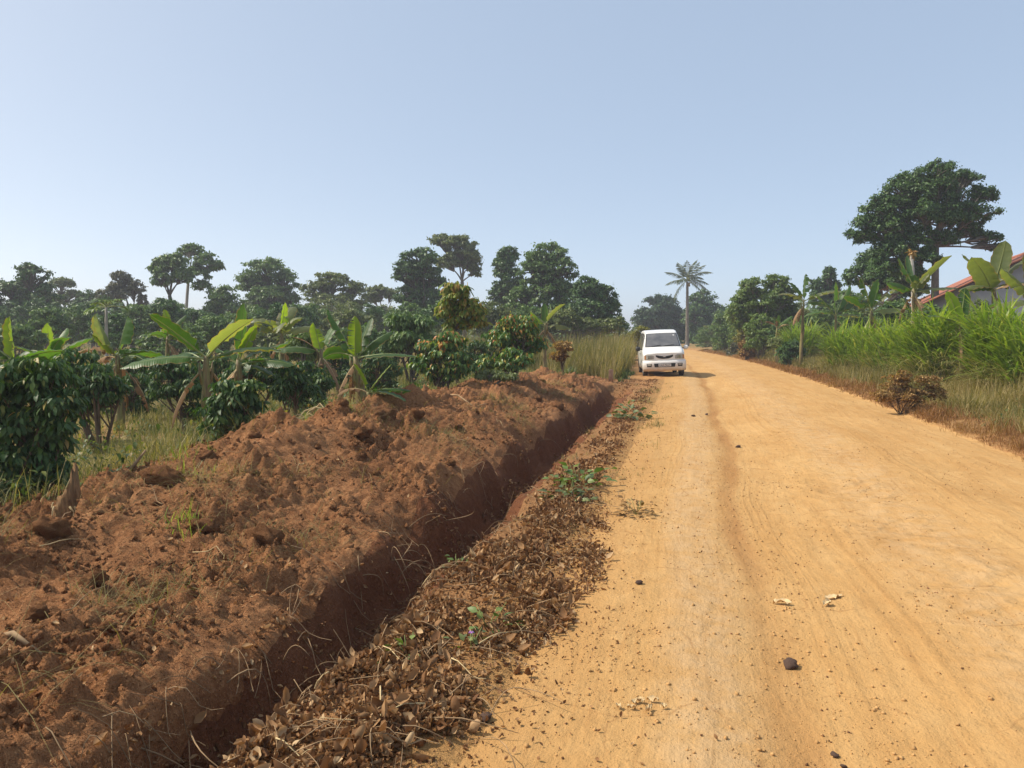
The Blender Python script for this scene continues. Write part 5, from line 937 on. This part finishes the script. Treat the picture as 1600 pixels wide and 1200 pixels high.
# ------------------------------------------------------------------ the house behind the bananas
def house():
    d = 37.0; rot = TH - math.radians(20.0); rdg = at(1640, 384, d); ax = np.array([math.cos(rot), math.sin(rot), 0]); half = 1.0
    def pxof(p): q = p - np.array([0, 0, CAMZ]); return 800 + FPX * (q @ RGT) / (q @ FWD)
    while pxof(rdg - ax * half) > 1412: half += 0.02
    e = rdg - ax * half; e = at(1412, 486, e @ FWD); hz = rdg[2] - e[2]; base = Hs(*at(1600, 522, d)[:2]) - 0.3
    b = np.array([rdg[0], rdg[1], base]); t = thing('house', 'pale walled house with rust red iron roof behind the banana plants', 'house', b, None, (0, 0, rot)); t_h = e[2] - base; rh = rdg[2] - base; Ld = 9.0; ov = 0.55
    # local frame: x to the right, y away, z up; ridge at x=0
    iw = half - ov; wz = t_h + hz * (ov / half); th = 0.2
    mb = MB()
    for y0 in (0.0, Ld):
        mb.add([(-iw, y0, 0), (iw, y0, 0), (iw, y0, wz - 0.1), (0, y0, rh - 0.12), (-iw, y0, wz - 0.1), (-iw, y0 + th, 0), (iw, y0 + th, 0), (iw, y0 + th, wz - 0.1), (0, y0 + th, rh - 0.12), (-iw, y0 + th, wz - 0.1)], [(0, 1, 2, 4), (6, 5, 9, 7), (0, 4, 9, 5), (1, 6, 7, 2), (4, 3, 8, 9), (3, 2, 7, 8)], [(4, 2, 3), (7, 9, 8)])
    for sx in (-1, 1): mb.box((sx * (iw - th / 2), Ld / 2 + th / 2, (wz - 0.1) / 2), (th / 2, Ld / 2 - th / 2 - 0.003, (wz - 0.1) / 2))
    mb.build('wall', M['plaster'], t, False)
    mb = MB(); mb.box((0, -0.02, 0.25), (iw + 0.02, 0.025, 0.25)); mb.build('plinth', M['plinth'], t, False)
    ang = math.atan2(hz, half)
    for sx, nm in ((-1, 'roof'), (1, 'roof')):
        ny = 110; ys = np.linspace(-ov, Ld + ov + th, ny); zz = 0.022 * np.sin(np.arange(ny) * 1.5708 * 1.0); g = []; gu = []
        for f in np.linspace(0, 1, 6):
            x = sx * half * f * 1.0; z = rh - hz * f; g.append([(x, y, z + q) for y, q in zip(ys, zz)])
        mb = MB(); mb.grid(g); rf = mb.build(nm, M['iron'], t, True)
        # underside boards and verge boards
        mb = MB(); mb.add([(0, -ov + 0.02, rh - 0.06), (sx * half * 0.99, -ov + 0.02, t_h - 0.04), (sx * half * 0.99, Ld + ov, t_h - 0.04), (0, Ld + ov, rh - 0.06)], [(0, 1, 2, 3)]); mb.build('soffit', M['fascia'], t, False)
        mb = MB(); a = np.array([0, -ov - 0.012, rh]); c = np.array([sx * half, -ov - 0.012, t_h]); u = np.array([0, 0, 0.11]); o_ = np.array([0, 0.03, 0]); top = np.array([0, 0, 0.05])
        mb.add([a - u + top, c - u + top, c + top, a + top, a - u + top - o_, c - u + top - o_, c + top - o_, a + top - o_], [(4, 5, 6, 7), (0, 4, 7, 3), (0, 1, 5, 4), (3, 7, 6, 2), (1, 2, 6, 5)]); mb.build('fascia', M['iron'], t, False)
    mb = MB(); mb.tube(np.array([(0, y, rh + 0.03) for y in np.linspace(-ov, Ld + ov, 6)]), 0.09, 8); mb.build('ridge_cap', M['iron'], t)
    for x in (-2.1, 2.1):
        mb = MB(); w, h = 0.55, 0.6; zc = 1.5
        for sx2 in (-1, 1): mb.box((x + sx2 * (w + 0.03), -0.03, zc), (0.04, 0.05, h + 0.07))
        for sz in (-1, 1): mb.box((x, -0.03, zc + sz * (h + 0.03)), (w - 0.012, 0.05, 0.04))
        wnd = mb.build('window', M['plinth'], t, False); m2 = MB(); m2.box((x, -0.008, zc), (w, 0.01, h)); m2.build('pane', M['glass'], wnd, False)
M['plaster'] = m_plain('plaster', (0.40, 0.38, 0.37), 0.9, 0.1, var=0.12, scale=1.5, bump=0.2); M['plinth'] = m_plain('plinth', (0.34, 0.31, 0.29), 0.9, 0.1, var=0.2, scale=2)
M['fascia'] = m_plain('fascia_board', (0.26, 0.19, 0.16), 0.85, 0.1, var=0.2)
M['iron'] = m_plain('rust_red_iron', (0.34, 0.13, 0.08), 0.7, 0.3, var=0.35, scale=1.6)
M['glass'] = m_plain('dark_glass', (0.03, 0.034, 0.04), 0.08, 0.5, var=0.2)
house()
tree('cut_banana_stem', 'pale ringed cut banana stem beside the giant trunk', 'tree stump', 1424, 27, [(1424, 396, 4, 6)], 26, 0.22, 'drybush', 'pale', 0.10, (1424, 405), seed=701, twigs=False)  # cut banana stem, with a small tuft of dry leaves on top

# ------------------------------------------------------------------ the parked van
def van():
    T = NT('van_paint'); z = T.n('SeparateXYZ'); T.l(T.obj(), z.inputs[0]); nzv = T.noise(5, 5, 0.65)
    dust = T.math('MULTIPLY', T.maprange(T.math('ADD', z.outputs[2], T.math('MULTIPLY', nzv, 0.5)), 0.85, 0.45), 0.75)
    c = T.mixc(dust, (0.80, 0.785, 0.74), (0.44, 0.29, 0.16)); c = T.mixc(T.math('MULTIPLY', T.maprange(T.noise(2.2, 4), 0.45, 0.7), 0.14), c, (0.55, 0.42, 0.28))
    M['paint'] = T.done(T.principled(c, T.math('ADD', T.math('MULTIPLY', dust, 0.4), 0.28), 0.5, None, 0.0, 0.3))
    T = NT('van_glass'); nz_ = T.noise(3, 4); M['vglass'] = T.done(T.principled(T.ramp(nz_, [(0.3, (0.09, 0.09, 0.095)), (0.75, (0.17, 0.165, 0.16))]), 0.12, 0.6))
    M['vblack'] = m_plain('black_plastic', (0.022, 0.021, 0.022), 0.55, 0.3, var=0.3); M['tyre'] = m_plain('tyre_rubber', (0.05, 0.036, 0.027), 0.9, 0.1, var=0.4, scale=9); M['rim'] = m_plain('steel_rim', (0.33, 0.30, 0.27), 0.5, 0.4, 0.6, var=0.25)
    M['lens'] = m_plain('headlight_lens', (0.40, 0.38, 0.33), 0.12, 0.7, var=0.15, coat=0.6); M['amber'] = m_plain('amber_lens', (0.50, 0.20, 0.05), 0.2, 0.6, var=0.1, coat=0.5)
    M['plate'] = m_plain('plate_white', (0.66, 0.64, 0.60), 0.5, 0.3, var=0.08); M['ink'] = m_plain('plate_ink', (0.02, 0.02, 0.025), 0.6, 0.2); M['red_lens'] = m_plain('red_lens', (0.35, 0.02, 0.02), 0.2, 0.6, coat=0.5); M['chrome'] = m_plain('dull_chrome', (0.5, 0.5, 0.5), 0.25, 0.5, 0.9)
    LEN = 4.36; HW = 0.845
    # profile functions over y (0 = nose, LEN = tail)
    ztop = lambda y: np.interp(y, [0, 0.06, 0.20, 0.42, 0.55, 0.8, 1.05, 1.22, 1.34, 1.6, 2.2, 3.4, 4.1, 4.28, 4.36], [0.95, 1.005, 1.065, 1.14, 1.22, 1.42, 1.63, 1.75, 1.805, 1.865, 1.90, 1.895, 1.86, 1.80, 1.66])
    wtop = lambda y: np.interp(y, [0, 0.3, 0.5, 0.9, 1.3, 2.2, 4.0, 4.36], [0.76, 0.775, 0.765, 0.70, 0.645, 0.66, 0.65, 0.62])
    wbelt = lambda y: np.interp(y, [0, 0.15, 0.5, 1.0, 3.8, 4.36], [0.80, 0.825, 0.845, 0.845, 0.845, 0.80])
    bulge = lambda y: np.interp(y, [0, 0.4, 1.3, 2.0, 3.6, 4.36], [0.20, 0.17, 0.12, 0.0, 0.0, -0.16])
    wy = (0.80, 3.44); WR = 0.31; AR = 0.38
    def zbot(y):
        z0 = np.interp(y, [0, 0.25, 4.1, 4.36], [0.36, 0.29, 0.29, 0.36])
        for w in wy:
            q = np.abs(y - w); z0 = np.maximum(z0, np.where(q < AR, WR - 0.02 + np.sqrt(np.clip(AR ** 2 - q ** 2, 0, 1)) * 0.98, 0))
        return z0
    def section(y):
        zb, zt, wt, wb = float(zbot(y)), float(ztop(y)), float(wtop(y)), float(wbelt(y)); bl = min(1.08, zt - 0.06)
        zs = np.linspace(zb + 0.03, bl, 6); P = [(0.90 * wb, zb)]
        for z_ in zs: P.append((wb * (1 - 0.018 * ((z_ - 0.65) / 0.35) ** 2), z_))
        up_ = max(zt - 0.055, bl + 0.008)
        for f in (0.33, 0.66, 1.0): P.append((P[6][0] + (wt - P[6][0]) * f, bl + (up_ - bl) * f))
        P.append((wt - 0.018, zt - 0.022)); P.append((wt - 0.06, zt - 0.004)); return np.array(P)
    NC = 14
    def ring(y):
        S_ = section(y); R_ = []; m = len(S_); wmax = HW; zc = 0.014 if y > 1.2 else 0.012
        pts = [(x, z) for x, z in S_]; xe, ze = S_[-1]
        for k in range(1, NC): f = 1 - 2 * k / NC; pts.append((xe * f, ze + zc * (1 - f * f)))
        pts += [(-x, z) for x, z in S_[::-1]]
        return np.array([(x, y + float(bulge(y)) * abs(x / wmax) ** 4, z) for x, z in pts])
    ysA = list(np.unique(np.round(np.concatenate([[0, 0.03, 0.06, 0.12, 0.2, 0.3, 0.38], np.linspace(0.40, 1.22, 22), np.linspace(1.3, 3.0, 12), np.linspace(3.03, 3.86, 22), [3.95, 4.1, 4.2, 4.28, 4.33, 4.36]]), 4)))
    G_ = np.array([ring(y) for y in ysA]); m = G_.shape[1]; ms = len(section(0.0))
    mb = MB(); mb.grid(G_)
    for gi in (0, -1):                                           # nose and tail caps, rows joined left to right
        r = G_[gi]; rows = []
        for k in range(ms):
            a, c = r[k], r[m - 1 - k]; y = ysA[gi]; fr = np.linspace(1, -1, NC + 1)
            if k == ms - 1: rows.append(r[ms - 1:m - ms + 1])
            else: rows.append([(a[0] * f, y + float(bulge(y)) * abs(a[0] * f / HW) ** 4, a[2]) for f in fr])
        mb.grid(np.array(rows) if gi == -1 else np.array(rows)[::-1])
    g0 = G_[:, [0, -1]]; mb.grid(g0[:, ::-1])                     # floor
    p = onground(1040, 31.0); gz = [Hs(p[0] + RGT[0] * q, p[1] + RGT[1] * q) for q in (-0.75, 0.75)]
    yaw = math.radians(7.0)
    t = thing('parked_van', 'dusty white minivan parked at the left road edge facing the camera', 'van', (p[0], p[1], float(np.mean(gz)) - 0.015), None, (0, math.radians(-2.4), yaw))
    mb.build('body', M['paint'], t, True)
    def cap(xf, z, off=0.006):                                    # point on the nose
        S_ = section(0.0); w = np.interp(z, S_[:, 1], S_[:, 0]); x = xf * w; return (x, float(bulge(0.0)) * abs(x / HW) ** 4 - off, z)
    def cap_patch(x0, x1, zl, zh, off=0.008, n=8):
        g = []
        for v in np.linspace(0, 1, 5):
            g.append([cap(x, zl(x) + (zh(x) - zl(x)) * v, off) for x in np.linspace(x0, x1, n)])
        return np.array(g)
    def plate(name, g, thick, mat, par, sm=True):                 # a patch with thickness towards the viewer (-y)
        mb = MB(); a = np.array(g); bk = a + np.array([0, thick, 0]); mb.grid(a)
        rim = np.concatenate([a[0], a[1:, -1], a[-1, ::-1][1:], a[::-1, 0][1:]]); rb = np.concatenate([bk[0], bk[1:, -1], bk[-1, ::-1][1:], bk[::-1, 0][1:]]); mb.grid(np.array([rb, rim])); return mb.build(name, mat, par, sm)
    k_ = lambda v: (lambda x: v)
    # bumper: a rounded band round the nose
    rows = []
    for z_, o_ in ((0.245, -0.02), (0.265, 0.035), (0.36, 0.058), (0.46, 0.066), (0.58, 0.062), (0.655, 0.035), (0.668, -0.01)):
        row = []
        for xf in np.linspace(-1, 1, 25):
            x = xf * (HW - 0.005); y = 0.20 * abs(x / HW) ** 4 - o_; row.append((x + math.copysign(1, xf) * (max(0, abs(xf) - 0.85) / 0.15) * max(0, o_) * 0.35, y, z_))
        e = row[-1]; s0 = row[0]; rows.append([(s0[0], 0.40, z_)] + row + [(e[0], 0.40, z_)])
    mb = MB(); mb.grid(rows); bm = mb.build('front_bumper', M['paint'], t)
    bc = lambda x, z, off: (x, 0.20 * abs(x / HW) ** 4 - 0.066 - off, z)
    def bpatch(x0, x1, z0, z1, off, sl=0.0, n=8): return np.array([[bc(x + sl * (z - z0) * (1 if x > (x0 + x1) / 2 else -1), z, off) for x in np.linspace(x0, x1, n)] for z in np.linspace(z0, z1, 3)])
    plate('lower_grille', bpatch(-0.40, 0.40, 0.405, 0.555, 0.004, 0.2), 0.03, M['vblack'], bm)
    for sx in (-1, 1):
        x0, x1 = sorted((sx * 0.52, sx * 0.70)); fl = plate('fog_lamp_recess', bpatch(x0, x1, 0.42, 0.545, 0.004, 0.1), 0.03, M['vblack'], bm); plate('fog_lamp', bpatch(x0 + 0.02, x1 - 0.02, 0.475, 0.53, 0.009), 0.006, M['lens'], fl)
    pl = plate('number_plate', np.array([[(x, -0.082, z) for x in np.linspace(-0.25, 0.25, 3)] for z in (0.43, 0.485, 0.54)]), 0.008, M['plate'], t, False)
    cu = bpy.data.curves.new('plate_text', 'FONT'); cu.body = 'UAX 966X'; cu.size = 0.098; cu.align_x = 'CENTER'; cu.extrude = 0.001; ob = bpy.data.objects.new('plate_text', cu); link(ob); bpy.context.view_layer.update()
    me = bpy.data.meshes.new_from_object(ob.evaluated_get(bpy.context.evaluated_depsgraph_get())); bpy.data.objects.remove(ob); me.materials.clear(); me.materials.append(M['ink']); to = bpy.data.objects.new('plate_lettering', me); link(to, pl); to.rotation_euler = (math.pi / 2, 0, 0); to.location = (0, -0.0845, 0.45)
    # grille: smile shaped opening with chrome lip
    gl = plate('grille', cap_patch(-0.43, 0.43, lambda x: 0.735 + 0.09 * (abs(x) / 0.43) ** 3, lambda x: 0.835 + 0.055 * (abs(x) / 0.43) ** 1.5, 0.010, 15), 0.02, M['vblack'], t)
    plate('grille_bar', cap_patch(-0.36, 0.36, lambda x: 0.790 + 0.06 * abs(x), lambda x: 0.802 + 0.06 * abs(x), 0.016, 9), 0.006, M['vblack'], gl)
    plate('badge', np.array([[(x, -0.026, z) for x in np.linspace(-0.05, 0.05, 3)] for z in (0.805, 0.83, 0.855)]), 0.012, M['chrome'], gl)
    for sx in (-1, 1):
        a, c = (0.52, 0.985); xs = (a * sx, c * sx) if sx > 0 else (c * sx, a * sx)
        hl = plate('headlight', cap_patch(xs[0], xs[1], lambda x: 0.715 + 0.03 * (1 - abs(x)), lambda x: 0.90 - 0.25 * max(0, 0.66 - abs(x)), 0.012, 10), 0.02, M['lens'] if sx < 0 else M['lens'], t)
        xi = (0.92 * sx, 0.985 * sx) if sx > 0 else (0.985 * sx, 0.92 * sx); plate('indicator', cap_patch(xi[0], xi[1], k_(0.725), k_(0.88), 0.017, 4), 0.006, M['amber'], hl)
        ia = (0.60 * sx, 0.82 * sx) if sx > 0 else (0.82 * sx, 0.60 * sx); plate('reflector', cap_patch(ia[0], ia[1], k_(0.74), k_(0.86), 0.016, 5), 0.004, M['chrome'], hl)
    # windscreen and windows follow the body surface
    def top_pt(xf, y, off):
        S_ = section(y); xe, ze = S_[-1]; x = xf * (float(wtop(y)) - 0.03); f = np.clip(x / xe, -1, 1); z_ = ze + 0.012 * (1 - f * f); e = 0.02; dz = (float(ztop(y + e)) - float(ztop(y - e))) / (2 * e); nn = np.array([0, -dz, 1.0]); nn /= np.linalg.norm(nn)
        return np.array([x, y + float(bulge(y)) * abs(x / HW) ** 4, z_]) + nn * off
    g = np.array([[top_pt(xf, y, 0.010) for xf in np.linspace(-0.93, 0.93, 15)] for y in np.linspace(0.56, 1.20, 12)])
    mb = MB(); mb.grid(g); ws_ = mb.build('windscreen', M['vglass'], t)
    gs = np.array([[top_pt(xf, y, 0.007) for xf in np.linspace(-0.985, 0.985, 15)] for y in np.linspace(0.525, 1.225, 12)]); mb = MB(); mb.grid(gs); mb.build('windscreen_seal', M['vblack'], t)
    mb = MB(); mb.grid(np.array([[top_pt(xf, y, 0.013) for xf in np.linspace(0.70, 0.80, 3)] for y in np.linspace(1.06, 1.11, 3)])); mb.build('licence_sticker', M['plate'], ws_)
    for x0, x1 in ((-0.1, -0.62), (0.62, 0.05)):
        mb = MB(); q = [top_pt(f, 0.545 + 0.09 * (1 - abs(i / 5.0 - 0.0)) * 0.6, 0.022) for i, f in enumerate(np.linspace(x0, x1, 6))]; mb.tube(np.array(q), 0.009, 5); mb.build('wiper', M['vblack'], t)
    def side_pt(sx, y, f, off):
        S_ = section(y); a = S_[6]; c = S_[9]; x = a[0] + (c[0] - a[0]) * f; z_ = a[1] + (c[1] - a[1]) * f; nn = np.array([c[1] - a[1], 0, a[0] - c[0]]); nn /= np.linalg.norm(nn)
        return np.array([sx * x, y + float(bulge(y)) * abs(x / HW) ** 4, z_]) + np.array([sx * nn[0], 0, nn[2]]) * off
    for sx in (-1, 1):
        for y0, y1, sl, nm in ((1.08, 1.95, 0.42, 'front_side_window'), (2.02, 3.05, 0.0, 'sliding_door_window'), (3.12, 4.12, 0.0, 'rear_side_window')):
            g = []
            for f in np.linspace(0.06, 0.92, 6): g.append([side_pt(sx, y, f, 0.008) for y in np.linspace(y0 + (sl * (f - 0.55) if sl else 0), y1, 9)])
            mb = MB(); mb.grid(np.array(g) if sx < 0 else np.array(g)[::-1]); mb.build(nm, M['vglass'], t)
        # mirror
        q = side_pt(sx, 0.98, 0.0, 0.0); mb = MB(); mb.tube(np.array([q + np.array([sx * o_, 0, 0.06]) for o_ in (0.06, 0.08, 0.15, 0.22, 0.25)]) , [0.05, 0.085, 0.10, 0.09, 0.04], 10)
        mi = mb.build('mirror', M['vblack'] if sx < 0 else M['paint'], t); mb = MB(); mb.tube(np.array([q + np.array([-sx * 0.02, 0, 0.03]), q + np.array([sx * 0.09, 0, 0.05])]), 0.025, 6); mb.build('mirror_arm', M['vblack'], mi)
        mb = MB(); mb.add([tuple(np.array([sx * (HW + 0.004), y, z_])) for y, z_ in ((1.7, 0.9), (1.88, 0.9), (1.88, 0.94), (1.7, 0.94))], [(0, 1, 2, 3)]); mb.tube(np.array([(sx * (HW + 0.012), 1.7, 0.92), (sx * (HW + 0.02), 1.79, 0.92), (sx * (HW + 0.012), 1.88, 0.92)]), 0.015, 6); mb.build('door_handle', M['vblack'], t)
        for w in wy:
            wt_ = bpy.data.objects.new('wheel', None); link(wt_, t); wt_.location = (sx * 0.73, w, WR)
            an = np.linspace(0, 2 * math.pi, 29); pr = [(-0.09, 0.20), (-0.098, 0.26), (-0.085, 0.30), (-0.05, WR), (0.05, WR), (0.085, 0.30), (0.098, 0.26), (0.09, 0.20)]
            mb = MB(); mb.grid([[(x, r * math.cos(a), r * math.sin(a)) for x, r in pr] for a in an]); mb.build('tyre', M['tyre'], wt_)
            pr2 = [(sx * 0.085, 0.205), (sx * 0.05, 0.19), (sx * 0.045, 0.13), (sx * 0.07, 0.08), (sx * 0.07, 0.0)]; mb = MB(); mb.grid([[(x, r * math.cos(a), r * math.sin(a)) for x, r in pr2] for a in an]); mb.build('rim', M['rim'], wt_)
    mb = MB()
    for w in wy: mb.tube(np.array([(-0.66, w, WR), (0.66, w, WR)]), 0.04, 8)
    mb.box((0, 2.1, 0.30), (0.3, 1.6, 0.05)); mb.build('chassis', M['vblack'], t)
    q = side_pt(-1, 1.05, 0.95, 0.01); mb = MB(); mb.tube(np.array([q, q + np.array([-0.10, -0.06, 0.18]), q + np.array([-0.22, -0.12, 0.36])]), [0.010, 0.009, 0.007], 5); mb.build('aerial', M['chrome'], t)
    for sx in (-1, 1):
        mb = MB(); mb.box((sx * 0.70, LEN - 0.06, 0.85), (0.07, 0.035, 0.20)); mb.build('tail_light', M['red_lens'], t, False)
    # sill line between the doors
    for sx in (-1, 1):
        mb = MB(); 
        for yy in (1.98, 3.08): mb.box((sx * (HW - 0.002), yy, 0.72), (0.004, 0.006, 0.30))
        mb.build('door_gap', M['vblack'], t, False)
van()

# ------------------------------------------------------------------ the dusty air
hb = bpy.data.meshes.new('haze'); X, Yb, Yt, Zt = 1900, -320, 1700, 14.0
mbh = MB(); mbh.box((0, (Yb + Yt) / 2, (Zt - 3.0) / 2), (X, (Yt - Yb) / 2, (Zt + 3.0) / 2))
T = NT('dusty_air'); pv = T.n('VolumePrincipled'); pv.inputs['Color'].default_value = (0.90, 0.93, 1.0, 1); pv.inputs['Density'].default_value = 0.0012; pv.inputs['Anisotropy'].default_value = 0.2
T.l(pv.outputs[0], T.out.inputs['Volume']); hz = mbh.build('haze', T.m, None, False); kind(hz, 'stuff'); tag(hz, 'thin pale dusty haze in the air over the field', 'haze')
